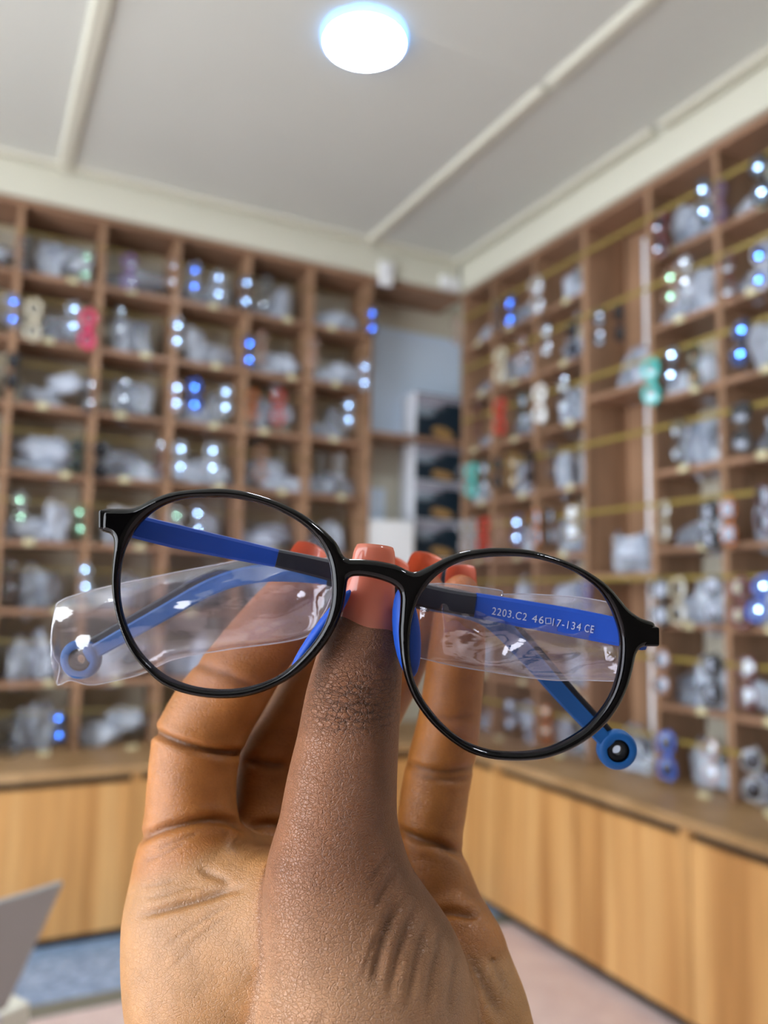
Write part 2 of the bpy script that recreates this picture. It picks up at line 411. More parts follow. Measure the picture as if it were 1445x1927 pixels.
LM = {'clear': glassy('lens_clear', (.95, .96, .98), (.8, .9, 1), .12, .06), 'blue': glassy('lens_blue_coat', (.9, .93, .98), (.07, .24, 1.0), .55, .07),
      'sky': glassy('lens_sky_coat', (.92, .95, .98), (.42, .64, 1.0), .46, .07), 'green': glassy('lens_green_coat', (.93, .96, .94), (.45, .9, .6), .22, .07), 'dark': glassy('lens_dark', (.05, .05, .06), (.8, .85, 1), .09, .085),
      'amber': glassy('lens_amber', (.5, .3, .15), (.9, .85, .7), .09, .085)}
SLEEVE = glassy('shelf_sleeve_film', (.86, .89, .93), (.95, .97, 1), .24, .15, diff=lin('#bccbe2'), dw=.26, bump=.9, bscale=45, bdist=.012)
SLEEVE2 = glassy('shelf_sleeve_film_cloudy', (.82, .86, .91), (.95, .97, 1), .24, .16, diff=lin('#d3def0'), dw=.55, bump=.9, bscale=38, bdist=.012)
def crumple(seed):
    """a crumpled clear sleeve round a folded pair, ~16 x 7 x 5 cm"""
    rs = np.random.RandomState(seed); bm = bmesh.new(); bmesh.ops.create_icosphere(bm, subdivisions=3, radius=1)
    A = rs.normal(size=(10, 3))*3.2; ph = rs.uniform(0, 6.28, 10); am = rs.uniform(.03, .12, 10)
    for v in bm.verts:
        p = np.array(v.co); p = np.sign(p)*np.abs(p)**.65
        d = 1+sum(a*np.sin(q@p+f) for a, q, f in zip(am, A, ph))*.85+rs.uniform(-.09, .09)
        v.co = Vector((p[0]*.078*d, p[1]*.030*d, p[2]*.040*d))
    me = bpy.data.meshes.new('sleeve'); bm.to_mesh(me); bm.free(); return me
CR = [crumple(20+i) for i in range(8)]
def use(me, name, m, parent):
    if not me.materials: me.materials.append(None)
    o = bpy.data.objects.new(name, me); COL.objects.link(o); o.parent = parent
    o.material_slots[0].link = 'OBJECT'; o.material_slots[0].material = m
    return o
COUNTS = {}
def glasses(style, color, lens, loc, rot, label, group, tmat=None, sleeve=None, scale=1.0):
    fr, ln, tm, hw, hh = PROTO[style]
    t = thing('eyeglasses' if lens != 'dark' else 'sunglasses', label, 'glasses', loc, group, rot); t.scale = (scale,)*3
    if sleeve is None or sleeve[1]:
        use(fr, 'frame', FM[color], t)
        for a in tm: use(a, 'temple', FM[tmat or color], t)
    if sleeve is None:
        for a in ln: use(a, 'lens', LM[lens], t)
    else:
        use(CR[sleeve[0] % 8], 'sleeve', SLEEVE if sleeve[0] % 5 < 3 else SLEEVE2, t)
    return t
def RX(a): return Matrix.Rotation(a, 3, 'X')
def RY(a): return Matrix.Rotation(a, 3, 'Y')
def RZ(a): return Matrix.Rotation(a, 3, 'Z')
WALLROT = {'b': Matrix.Identity(3), 'r': RZ(-math.pi/2)}       # local -Y looks into the room
def bay_of(w, u):
    P = PX if w == 'b' else PY
    for i in range(len(P)-1):
        if min(P[i], P[i+1]) <= u < max(P[i], P[i+1]): return i
    return 0
NB = ['first', 'second', 'third', 'fourth', 'fifth', 'sixth', 'seventh', 'eighth', 'ninth']
def where(w, i, k):
    n = (len(PX)-2-i) if w == 'b' else i
    return '%s shelf down, %s bay from corner, %s wall' % ('top' if k == 0 else ORD[k], NB[n], 'back' if w == 'b' else 'right')
OCC = {}
def hang(w, u, k, style, color, lens, label=None, out=.0, tilt=0, twist=0, slip=0, scale=1.12):
    """a pair hung upright by one temple over the brass strip: one lens above the other"""
    hw = PROTO[style][3]*scale
    z = RAILZ[k]+.012-hw+.006-slip
    d = .024+out
    loc = (u, YS-d, z) if w == 'b' else (XS-d, u, z)
    if lens in ('blue', 'sky', 'green'):                        # coated pairs are turned so the ceiling lamp's glint reaches the camera
        p = np.array(loc); h = (C0-p)/np.linalg.norm(C0-p); q = np.array([*LAMP, ZCEIL-.03])-p; h = h+q/np.linalg.norm(q); h /= np.linalg.norm(h)
        tilt = -math.asin(h[2])+random.uniform(-.05, .05)
        twist = (math.atan2(h[0], -h[1]) if w == 'b' else math.atan2(-h[1], -h[0]))+random.uniform(-.05, .05)
        d += .012; loc = (u, YS-d, z) if w == 'b' else (XS-d, u, z)
    rot = WALLROT[w] @ RZ(twist) @ RX(tilt) @ RY(math.pi/2)
    i = bay_of(w, u); key = (w, i, k); OCC.setdefault(key, []).append((u, color, lens))
    lab = label
    if lab is None:
        n = sum(1 for a in HUNG if a[0] == key and a[1] == color)
        HUNG.append((key, color))
        lab = '%s%s-framed hanging glasses, %s' % (['', 'second ', 'third ', 'fourth ', 'fifth ', 'sixth '][n], color, where(w, i, k).replace(' wall', ' wall'))
    return glasses(style, color, lens, loc, rot, lab, 'glasses hung on the %s wall strips' % ('back' if w == 'b' else 'right'), scale=scale)
HUNG = []
def px_hang(w, x, y, style, color, lens, label=None, **kw):
    p = ony(x, y, YS-.03) if w == 'b' else onx(x, y, XS-.03)
    u = p[0] if w == 'b' else p[1]; z = p[2]
    k = int(np.argmin([abs(z-(r-.07)) for r in RAILZ]))
    kw.setdefault('slip', float(np.clip((RAILZ[k]-.065)-z, -.02, .05)))
    return hang(w, u, k, style, color, lens, label, **kw)
# ---- the pairs that stand out in the photograph
px_hang('b', 165, 615, 'thick', 'pink', 'clear', 'bright pink thick-framed glasses hanging before the back wall shelves', tilt=-.05, out=.01, scale=1.25)
px_hang('b', 62, 598, 'thick', 'cream', 'clear', 'cream-white thick-framed glasses hanging at the back wall', out=.01, scale=1.25)
px_hang('b', 22, 588, 'round', 'clear', 'blue', tilt=-.08)
px_hang('b', 136, 603, 'round', 'clear', 'sky', tilt=-.10)
px_hang('b', 222, 610, 'rect', 'black', 'clear', tilt=.1)
px_hang('b', 47, 478, 'rect', 'navy', 'clear', tilt=-.02)
px_hang('b', 160, 515, 'round', 'clear', 'green', tilt=-.12)
px_hang('b', 243, 510, 'thick', 'purple', 'clear', 'purple-framed glasses lying among clear sleeves, top row of the back wall')
for (x, y, c, l) in ((322, 515, 'tan', 'clear'), (365, 527, 'clear', 'blue'), (408, 543, 'clear', 'sky'), (461, 550, 'black', 'sky'), (502, 548, 'grey', 'clear'),
                     (333, 630, 'clear', 'sky'), (466, 662, 'black', 'blue'), (492, 655, 'blush', 'clear'), (698, 630, 'brown', 'blue'), (685, 715, 'clear', 'sky'), (590, 660, 'blush', 'clear'),
                     (330, 750, 'blush', 'sky'), (366, 738, 'blue', 'blue'), (425, 757, 'clear', 'sky'), (476, 765, 'orange', 'clear'), (525, 765, 'red', 'clear'), (583, 745, 'tan', 'clear'),
                     (337, 862, 'clear', 'sky'), (398, 864, 'clear', 'sky'), (300, 865, 'maroon', 'clear'), (492, 862, 'tan', 'clear'), (608, 868, 'grey', 'clear'),
                     (25, 690, 'black', 'dark'), (145, 862, 'green', 'dark'), (190, 864, 'black', 'dark'), (165, 745, 'navy', 'clear'), (232, 745, 'navy', 'clear'),
                     (38, 960, 'clear', 'green'), (150, 985, 'green', 'green'), (160, 1095, 'clear', 'sky'), (15, 1090, 'brown', 'clear'), (330, 985, 'clear', 'green'), (372, 978, 'clear', 'sky'),
                     (108, 1370, 'grey', 'blue'), (20, 1385, 'black', 'clear'), (95, 1250, 'navy', 'clear'), (655, 775, 'clear', 'sky'), (640, 860, 'clear', 'clear')):
    px_hang('b', x, y, random.choice(['round', 'rect', 'round', 'big']), c, l, tilt=random.uniform(-.12, .04), twist=random.uniform(-.12, .12))
for (x, y, s, c, l) in ((861, 628, 'round', 'blush', 'clear'), (938, 595, 'rect', 'navy', 'clear'), (968, 588, 'rect', 'black', 'blue'), (1012, 555, 'big', 'clear', 'clear'),
                        (944, 685, 'thick', 'cream', 'clear'), (982, 660, 'round', 'tan', 'clear'), (1030, 640, 'rect', 'black', 'clear'), (1080, 640, 'rect', 'navy', 'dark'),
                        (943, 772, 'thick', 'red', 'amber'), (1018, 748, 'thick', 'white', 'clear'), (985, 770, 'rect', 'green', 'dark'), (900, 760, 'rect', 'maroon', 'clear'), (1062, 740, 'rect', 'navy', 'clear'),
                        (1245, 440, 'thick', 'maroon', 'dark'), (1355, 385, 'round', 'purple', 'clear'), (1332, 380, 'rect', 'black', 'sky'), (1438, 340, 'thick', 'black', 'sky'),
                        (1270, 545, 'round', 'blush', 'green'), (1372, 520, 'rect', 'maroon', 'clear'), (1440, 510, 'big', 'clear', 'blue'), (1130, 618, 'rect', 'black', 'dark'), (1168, 610, 'rect', 'brown', 'dark'),
                        (1228, 715, 'thick', 'teal', 'clear'), (1272, 690, 'rect', 'black', 'sky'), (1310, 690, 'rect', 'green', 'amber'), (1400, 645, 'thick', 'navy', 'blue'),
                        (1280, 830, 'rect', 'black', 'clear'), (1398, 800, 'thick', 'black', 'dark'), (890, 895, 'thick', 'teal', 'clear'), (873, 900, 'round', 'clear', 'clear'), (912, 895, 'rect', 'green', 'dark'),
                        (938, 885, 'rect', 'black', 'dark'), (966, 885, 'rect', 'gold', 'amber'), (1000, 880, 'rect', 'brown', 'dark'), (1040, 870, 'rect', 'navy', 'clear'),
                        (875, 1005, 'big', 'clear', 'clear'), (890, 1005, 'big', 'clear', 'clear'), (912, 1005, 'thick', 'red', 'amber'), (940, 1005, 'round', 'blush', 'clear'), (980, 990, 'rect', 'purple', 'sky'),
                        (1010, 985, 'rect', 'orange', 'dark'), (1035, 985, 'rect', 'brown', 'dark'), (1080, 980, 'round', 'gold', 'clear'),
                        (1250, 985, 'round', 'cream', 'clear'), (1340, 985, 'thick', 'black', 'dark'), (1374, 985, 'rect', 'orange', 'dark'), (1440, 960, 'rect', 'maroon', 'dark'),
                        (1245, 1130, 'thick', 'black', 'dark'), (1278, 1130, 'big', 'cream', 'clear'), (1344, 1130, 'rect', 'grey', 'dark'), (1395, 1130, 'thick', 'maroon', 'amber'), (1438, 1120, 'thick', 'blue', 'sky'),
                        (1247, 1250, 'big', 'tan', 'dark'), (1345, 1270, 'thick', 'black', 'dark'), (1408, 1270, 'big', 'maroon', 'clear'), (1258, 1415, 'thick', 'blue', 'dark'), (1340, 1420, 'round', 'blush', 'clear'),
                        (1420, 1450, 'big', 'clear', 'dark'), (1105, 1130, 'rect', 'blue', 'clear'), (960, 1350, 'rect', 'brown', 'dark'), (1030, 1360, 'rect', 'orange', 'amber'), (1290, 480, 'round', 'clear', 'clear')):
    lab = {('teal', 1228): 'bright teal thick-framed glasses hanging beside the white pipe', ('teal', 890): 'teal thick-framed glasses hanging near the corner on the right wall',
           ('red', 943): 'red thick-framed glasses on the fourth row of the right wall', ('red', 912): 'red thick-framed glasses beside clear pairs near the printed boxes',
           ('white', 1018): 'big white thick-framed glasses hanging on the right wall', ('blue', 1258): 'bright blue thick-framed sunglasses hanging just above the right wall counter',
           ('cream', 944): 'cream thick-framed glasses hanging above the red pair', ('clear', 1420): 'clear-framed dark-lensed sunglasses hanging low at the right counter'}.get((c, x))
    px_hang('r', x, y, s, c, l, lab, tilt=random.uniform(-.06, .10), twist=random.uniform(.2, .65), out=.016, scale=1.22 if s == 'thick' else 1.12)
# ---- pairs still in their clear sleeves, heaped on the shelf boards
DENS = {'b': (2, 3), 'r': (2, 3)}
GCOL = ['black', 'grey', 'navy', 'brown', 'black', 'grey', 'purple', 'maroon', 'clear']
def heap(w, i, k, z, n, depth=.085):
    P = PX if w == 'b' else PY
    a, b = sorted((P[i], P[i+1])); a += .085; b -= .085
    for j in range(n):
        u = a+(b-a)*((j+.5)/n+random.uniform(-.10, .10)) if n > 1 else (a+b)/2+random.uniform(-.05, .05)
        lift = 0 if j % 2 == 0 else random.uniform(.03, .07)
        d = depth+random.uniform(-.01, .05)
        up = random.random() < .35
        zz = z+(.078 if up else .043)+lift*(0 if up else 1)
        loc = (u, YS+d, zz) if w == 'b' else (XS+d, u, zz)
        rot = WALLROT[w] @ RZ(random.uniform(-.5, .5)) @ RY((math.pi/2 if up else 0)+random.uniform(-.22, .22)) @ RX(random.uniform(-.4, .3))
        col = random.choice(GCOL)
        key = (w, i, k, col); COUNTS[key] = COUNTS.get(key, 0)+1
        lab = '%s%s glasses in clear sleeve, %s' % (['', '', 'second ', 'third ', 'fourth ', 'fifth '][COUNTS[key]], col, where(w, i, k))
        glasses(random.choice(['rect', 'round', 'big']), col, 'clear', loc, rot, lab, 'sleeved glasses on the %s wall shelves' % ('back' if w == 'b' else 'right'), sleeve=(random.randrange(100), True), scale=random.uniform(1.0, 1.25))
for i in range(1, 7):
    for k in range(8):
        n = [2, 2, 2, 3, 2, 2, 2, 2][k]
        if i == 1 and k in (3, 5): n = 1
        heap('b', i, k, ZS[k+1], n)
for i in range(0, 7):
    if i == 3: continue
    for k in range(8):
        n = 1 if i == 0 else (2 if i in (1, 2) else 3)
        if i == 6 and k > 3: continue
        heap('r', i, k, ZS[k+1], n)
heap('r', 3, 2, 2.087, 3); heap('r', 3, 5, 1.36, 3); heap('r', 3, 7, ZS[8], 3)
# ---- cream price tags clipped to the shelf edges
for w in 'br':
    P = PX if w == 'b' else PY
    for i in range(1 if w == 'b' else 0, 7):
        for k in range(8):
            if w == 'r' and i == 3: continue
            u = P[i]+(P[i+1]-P[i])*random.uniform(.3, .75); z = ZS[k+1]
            mb = MB()
            if k < 7:
                if w == 'b': mb.box((-.020, -.004, -.019), (.020, 0, .007)); loc = (u, YS+.0028, z)
                else: mb.box((-.004, -.020, -.019), (0, .020, .007)); loc = (XS+.0028, u, z)
            else:
                if w == 'b': mb.box((-.020, -.012, 0), (.020, .004, .016)); loc = (u, YS-.03, z+.0005)
                else: mb.box((-.012, -.020, 0), (.004, .020, .016)); loc = (XS-.03, u, z+.0005)
            o = mb.obj('price_tag', M['tag'], bevel=.002); o.location = loc
            tag(o, 'cream price tag, %s' % where(w, i, k), 'price tag', 'cream price tags')
# ================================================================== CORNER NICHE: printed boxes, panels
def printed_box(x0, y0, z0, w, d, h, label):
    t = thing('printed_box', label, 'box', (x0+w/2, y0+d/2, z0), 'navy printed boxes')
    mb = MB(); mb.box((-w/2, -d/2, 0), (w/2, d/2, h)); mb.obj('carton', M['cardw'], t, bevel=.003)
    def panel(nm, a, b, m, dep=.0006):
        mb = MB(); mb.box((a[0], -d/2-dep, a[1]), (b[0], -d/2, b[1])); return mb.obj(nm, m, t)
    panel('printed_face', (-w/2+.003, .003), (w/2-.003, h-.003), M['print'])
    return t
m, nt, out = mat('carton_print')
p = N(nt, 'ShaderNodeBsdfPrincipled', Roughness=.35); tc = N(nt, 'ShaderNodeTexCoord'); sx = N(nt, 'ShaderNodeSeparateXYZ')
nt.links.new(tc.outputs['Generated'], sx.inputs[0])
def math_n(op, a, b=None, c=None):
    n = N(nt, 'ShaderNodeMath', operation=op)
    for i, q in enumerate((a, b, c)):
        if q is None: continue
        if isinstance(q, (int, float)): n.inputs[i].default_value = q
        else: nt.links.new(q, n.inputs[i])
    return n.outputs[0]
gx, gz = sx.outputs[0], sx.outputs[2]
# rows of small pale print at the top (too small to read), a dark green-navy picture, a brown-orange patch at the lower right
br = N(nt, 'ShaderNodeTexNoise', Scale=1.0, Detail=2.0); mp = N(nt, 'ShaderNodeMapping'); mp.inputs['Scale'].default_value = (34, 1, 16)
nt.links.new(tc.outputs['Generated'], mp.inputs[0]); nt.links.new(mp.outputs[0], br.inputs[0])
rows = math_n('GREATER_THAN', math_n('SINE', math_n('MULTIPLY', gz, 75.0)), -.1)
head = math_n('MULTIPLY', math_n('GREATER_THAN', gz, .70), rows)
ink = math_n('MULTIPLY', head, math_n('GREATER_THAN', br.outputs[0], .42))
ink = math_n('MULTIPLY', ink, math_n('LESS_THAN', math_n('ADD', gx, math_n('MULTIPLY', math_n('LESS_THAN', gz, .85), .4)), .95))
dx = math_n('MULTIPLY', math_n('SUBTRACT', gx, .56), 3.2); dz = math_n('MULTIPLY', math_n('ADD', math_n('SUBTRACT', gz, .30), math_n('MULTIPLY', gx, .22)), 6.0)
blob = math_n('LESS_THAN', math_n('ADD', math_n('MULTIPLY', dx, dx), math_n('MULTIPLY', dz, dz)), .5)
lx = math_n('MULTIPLY', math_n('SUBTRACT', gx, .15), 3.0); lz = math_n('MULTIPLY', math_n('SUBTRACT', gz, .62), 6.0)
cloud = math_n('LESS_THAN', math_n('ADD', math_n('MULTIPLY', lx, lx), math_n('MULTIPLY', lz, lz)), .55)
def mixc(f, a, b):
    q = N(nt, 'ShaderNodeMix', data_type='RGBA'); nt.links.new(f, q.inputs[0])
    for i, c in ((6, a), (7, b)):
        if isinstance(c, str): q.inputs[i].default_value = (*lin(c), 1)
        else: nt.links.new(c, q.inputs[i])
    return q.outputs[2]
ng = N(nt, 'ShaderNodeTexNoise', Scale=4.0); nt.links.new(tc.outputs['Generated'], ng.inputs[0])
bgc = mixc(ng.outputs[0], '#0f1c2c', '#23343c')
c = mixc(cloud, bgc, '#7d8994'); c = mixc(blob, c, '#a3804f'); c = mixc(ink, c, '#cfcbdb')
nt.links.new(c, p.inputs['Base Color']); nt.links.new(p.outputs[0], out.inputs[0]); M['print'] = m
nx = 1.985
printed_box(nx, 3.555, 2.0655, .30, .15, .25, 'navy printed box standing above the niche shelf in the corner')
for i, z in enumerate((1.855, 1.653, 1.451, 1.2005)):
    h = (.188, .2, .2, .249)[i]
    printed_box(nx, 3.555, z, .30, .15, h, 'navy printed box in the corner niche, %s of the lower stack' % ('topmost', 'second from top', 'third from top', 'lowest')[i])
mb = MB(); mb.box((-.24, -.004, 0), (.41, .004, .62)); o = mb.obj('niche_tint_board', M['pblue'], bevel=.001); o.location = (1.945, YW-.012, 2.0655)  # added board, its blue stands in for bluish light on the wall
tag(o, 'added pale blue board standing in for bluish light on the upper niche wall', 'board')
mb = MB(); mb.box((-.07, -.05, 0), (.07, .05, .60)); o = mb.obj('storage_box', M['pblue'], bevel=.004); o.location = (1.775, 3.65, 1.2005)
tag(o, 'tall pale blue box beside the printed boxes in the corner niche', 'box')
mb = MB(); mb.box((-.13, -.02, 0), (.13, .02, .43)); o = mb.obj('white_carton', M['white'], bevel=.012); o.location = (1.83, 3.515, 1.2005)
tag(o, 'rounded white carton standing in front in the corner niche', 'box')
# small white wall device and cable on the bulkhead
t = thing('motion_sensor', 'small white sensor on the cream band above the back wall shelves', 'sensor', (1.745, YS-.025, 2.80))
mb = MB(); mb.box((-.036, -.035, -.01), (.036, 0, .115)); mb.obj('housing', M['white'], t, bevel=.010)
mb = MB(); mb.lathe([(.0005, -.040), (.014, -.039), (.018, -.034)], 20, 'y', (0, 0, .06)); mb.obj('sensor_lens', M['cardw'], t, True)
mb = MB(); mb.box((-.055, -.03, 0), (.055, 0, .07)); o = mb.obj('junction_box', M['white'], bevel=.008); o.location = (2.12, YS-.026, 2.845)
tag(o, 'white junction box on the cream band in the room corner', 'junction box')
mb = MB(); mb.tube(catmull([(2.190, YS-.030, 3.0), (2.184, YS-.033, 2.95), (2.180, YS-.031, 2.88)], 6, False), .006, 8); o = mb.obj('cable', prin('grey_cable', '#8b8b86', .6), smooth=True)
tag(o, 'short grey cable running down from the ceiling in the room corner', 'cable')

# ================================================================== DESK AND LAPTOP (lower left)
Hn = onz(10, 1905, .762); Pc = C0+.9*ray(121, 1662)
A = np.array([-.88, -.48, 0]); A /= np.linalg.norm(A)
V = Pc-Hn; V -= A*(V@A); LH = np.linalg.norm(V); V /= LH
Hn = Pc-V*LH
E1 = np.array([A[1], -A[0], 0]);                       # horizontal, away from the lid's back
if E1[1] < 0: E1 = -E1
Nn = np.cross(A, V); Nn = Nn if Nn@(C0-Pc) > 0 else -Nn
TOPZ = .745
dc = onz(58, 1886, TOPZ)
t = thing('desk', 'cream desk whose corner shows at the lower left under the laptop', 'desk', (dc+A*.5+E1*.2)*np.array([1, 1, 0]))
o = np.array(t.location)
mb = MB(); mb.obox(dc-o-np.array([0, 0, .03]), A*1.0, E1*.45, (0, 0, .03)); mb.obj('desk_top', prin('desk_laminate', '#d9d6c9', .4), t, bevel=.003)
dm = prin('desk_panel', '#cfbfa2', .5)
mb = MB(); mb.obox(dc-o-np.array([0, 0, dc[2]])+A*.02+E1*.01, A*.03, E1*.43, (0, 0, TOPZ-.0302)); mb.obj('side_panel', dm, t)
mb = MB(); mb.obox(dc-o-np.array([0, 0, dc[2]])+A*.95+E1*.01, A*.03, E1*.43, (0, 0, TOPZ-.0302)); mb.obj('side_panel', dm, t)
mb = MB(); mb.obox(dc-o-np.array([0, 0, dc[2]])+A*.0505+E1*.012, A*.899, E1*.02, (0, 0, TOPZ-.0302)); mb.obj('modesty_panel', dm, t)
t = thing('laptop', 'open silver laptop seen from behind on the cream desk', 'laptop', tuple(Hn))
mb = MB(); mb.obox(V*.006, A*.31, V*(LH-.006), -Nn*.006); mb.obj('lid', M['silver'], t, bevel=.0022)
mb = MB(); mb.obox(V*.012+A*.008-Nn*.0062, A*.294, V*(LH-.02), -Nn*.0006); mb.obj('screen', prin('dark_screen', '#101114', .1), t)
mb = MB(); mb.tube([A*.02, A*.29], .0055, 12); mb.obj('hinge', M['greyd'], t)
hz = Hn[2]-TOPZ
mb = MB(); mb.obox(E1*.005+np.array([0, 0, -hz+.0005]), A*.31, E1*.215, (0, 0, hz*.75)); mb.obj('base', M['silver2'], t, bevel=.002)
mb = MB(); mb.obox(E1*.06+A*.02+np.array([0, 0, -hz*.25+.0006]), A*.27, E1*.09, (0, 0, .001)); mb.obj('keyboard', M['greyd'], t)
# ================================================================== SURFACE NETS (signed distance field -> mesh)
def surface_nets(sd, o, h):
    ins = sd < 0
    nx, ny, nz = sd.shape
    acc = np.zeros((nx-1, ny-1, nz-1, 3), np.float32); cnt = np.zeros((nx-1, ny-1, nz-1), np.float32)
    def sl(a, d): return a[d[0]:nx-1+d[0], d[1]:ny-1+d[1], d[2]:nz-1+d[2]]
    for ax in range(3):
        others = [i for i in range(3) if i != ax]
        for p in (0, 1):
            for q in (0, 1):
                d0 = [0, 0, 0]; d0[others[0]] = p; d0[others[1]] = q; d1 = list(d0); d1[ax] = 1
                a, b = sl(sd, d0), sl(sd, d1); c = (a < 0) != (b < 0)
                t = np.where(c, a/(a-b+1e-20), 0)
                cnt += c
                for k in range(3):
                    if k == ax: acc[..., k] += np.where(c, t, 0)
                    else: acc[..., k] += np.where(c, d0[k], 0)
    act = cnt > 0
    idx = np.full(act.shape, -1, np.int64); idx[act] = np.arange(act.sum())
    ijk = np.argwhere(act).astype(np.float32)
    v = (ijk+acc[act]/cnt[act][:, None])*h+np.array(o, np.float32)
    faces = []
    for ax in range(3):
        a1, a2 = [(1, 2), (2, 0), (0, 1)][ax]
        s0 = [slice(None)]*3; s1 = [slice(None)]*3; s0[ax] = slice(0, -1); s1[ax] = slice(1, None)
        A_, B_ = ins[tuple(s0)], ins[tuple(s1)]; e = np.argwhere(A_ != B_)
        e = e[(e[:, a1] > 0) & (e[:, a2] > 0) & (e[:, a1] < sd.shape[a1]-1) & (e[:, a2] < sd.shape[a2]-1)]
        if not len(e): continue
        flip = A_[tuple(e.T)]
        def cell(d1, d2):
            c = e.copy(); c[:, a1] -= d1; c[:, a2] -= d2; return idx[tuple(c.T)]
        q = np.stack([cell(1, 1), cell(0, 1), cell(0, 0), cell(1, 0)], 1)
        q[~flip] = q[~flip][:, ::-1]; faces.append(q)
    return v, np.concatenate(faces)
def np_mesh(name, v, f):
    me = bpy.data.meshes.new(name); n = len(f); k = f.shape[1]
    me.vertices.add(len(v)); me.vertices.foreach_set('co', np.ascontiguousarray(v, np.float32).ravel())
    me.loops.add(n*k); me.loops.foreach_set('vertex_index', np.ascontiguousarray(f, np.int32).ravel())
    me.polygons.add(n); me.polygons.foreach_set('loop_start', np.arange(0, n*k, k, dtype=np.int32))
    me.polygons.foreach_set('loop_total', np.full(n, k, np.int32)); me.update(calc_edges=True); me.validate(); me.shade_smooth(); return me
def relax(v, f, n=2, w=.5):
    a = f[:, [0, 1, 2, 3]].ravel(); b = f[:, [1, 2, 3, 0]].ravel(); c = np.zeros(len(v)); np.add.at(c, a, 1); np.add.at(c, b, 1)
    for _ in range(n):
        s = np.zeros_like(v)
        for k in range(3):
            s[:, k] = np.bincount(a, v[b, k], len(v))+np.bincount(b, v[a, k], len(v))
        v = v*(1-w)+w*s/np.maximum(c, 1)[:, None]
    return v
# ================================================================== THE HELD GLASSES
DF = .170
GO = fg(700, 1085, DF); K = DF/FPX
def gl(x, y, d=DF):
    v = fg(x, y, d)-GO; return np.array([v@R, v@U, -(v@F)])
OUTER = [(183, 961), (192, 957), (215, 957), (246, 955), (288, 936), (331, 924), (394, 919), (438, 921), (477, 929), (525, 945), (569, 967), (602, 991), (632, 1020), (649, 1049), (676, 1052), (708, 1055), (745, 1063),
         (777, 1077), (804, 1067), (832, 1053), (864, 1040), (896, 1034), (932, 1031), (978, 1033), (1014, 1039), (1056, 1052), (1092, 1067), (1124, 1085), (1151, 1105), (1172, 1128), (1192, 1151), (1215, 1167),
         (1238, 1175), (1243, 1181), (1240, 1200), (1236, 1219), (1230, 1222), (1217, 1223), (1206, 1234), (1199, 1263), (1188, 1300), (1170, 1336), (1147, 1366), (1115, 1393), (1078, 1414), (1037, 1428), (1001, 1433), (960, 1433), (919, 1428), (882, 1416), (850, 1396),
         (820, 1370), (795, 1341), (775, 1309), (761, 1272), (754, 1236), (750, 1190), (752, 1153), (753, 1120), (745, 1105), (727, 1095), (699, 1087), (672, 1084), (656, 1089), (652, 1108), (644, 1151), (624, 1195),
         (598, 1231), (564, 1265), (525, 1289), (481, 1307), (438, 1315), (389, 1315), (341, 1307), (302, 1292), (271, 1267), (246, 1241), (227, 1209), (214, 1175), (205, 1137), (201, 1098), (203, 1059), (206, 1022), (200, 1007), (185, 1002), (180, 995)]
IN_L = [(389, 937), (351, 938), (312, 948), (278, 967), (249, 996), (229.5, 1030), (220, 1064), (216, 1103), (219, 1142), (229.5, 1180), (249, 1219), (273, 1248), (307, 1275), (351, 1292), (399, 1299), (447, 1297), (491, 1286), (530, 1267), (564, 1238), (593, 1204),
        (612, 1171), (623, 1132), (624, 1093), (619, 1059), (607, 1030), (585, 1001), (554, 977), (510, 955), (467, 943), (428, 937)]
IN_R = [(932, 1048), (900, 1051), (868, 1057), (836, 1073), (809, 1096), (788, 1126), (777, 1158), (772, 1195), (772, 1236), (779, 1277), (795, 1313), (818, 1345), (845, 1373), (877, 1396), (919, 1412), (960, 1417), (1001, 1416), (1037, 1409), (1074, 1393),
        (1106, 1373), (1133, 1345), (1154, 1313), (1167, 1277), (1173, 1240), (1173, 1204), (1165, 1172), (1151, 1140), (1129, 1110), (1097, 1085), (1060, 1067), (1019, 1054), (978, 1048)]
def px2(p): return np.array([((x-700)*K, -(y-1085)*K) for x, y in p])
def smooth_poly(p, n=3): return catmull(px2(p), n)
PO, PL_, PR_ = smooth_poly(OUTER), smooth_poly(IN_L), smooth_poly(IN_R)
def poly_sd(X, Y, P):
    d = np.full(X.shape, 1e9, np.float32); ins = np.zeros(X.shape, bool); Q = np.roll(P, -1, 0)
    for (ax, ay), (bx_, by_) in zip(P, Q):
        ex, ey = bx_-ax, by_-ay; t = np.clip(((X-ax)*ex+(Y-ay)*ey)/(ex*ex+ey*ey+1e-18), 0, 1)
        d = np.minimum(d, (X-ax-t*ex)**2+(Y-ay-t*ey)**2)
        if ay != by_: ins ^= ((ay > Y) != (by_ > Y)) & (X < (bx_-ax)*(Y-ay)/(by_-ay)+ax)
    d = np.sqrt(d); return np.where(ins, -d, d)
def wrapz(x): return -1.1*x*x          # slight wrap of the front
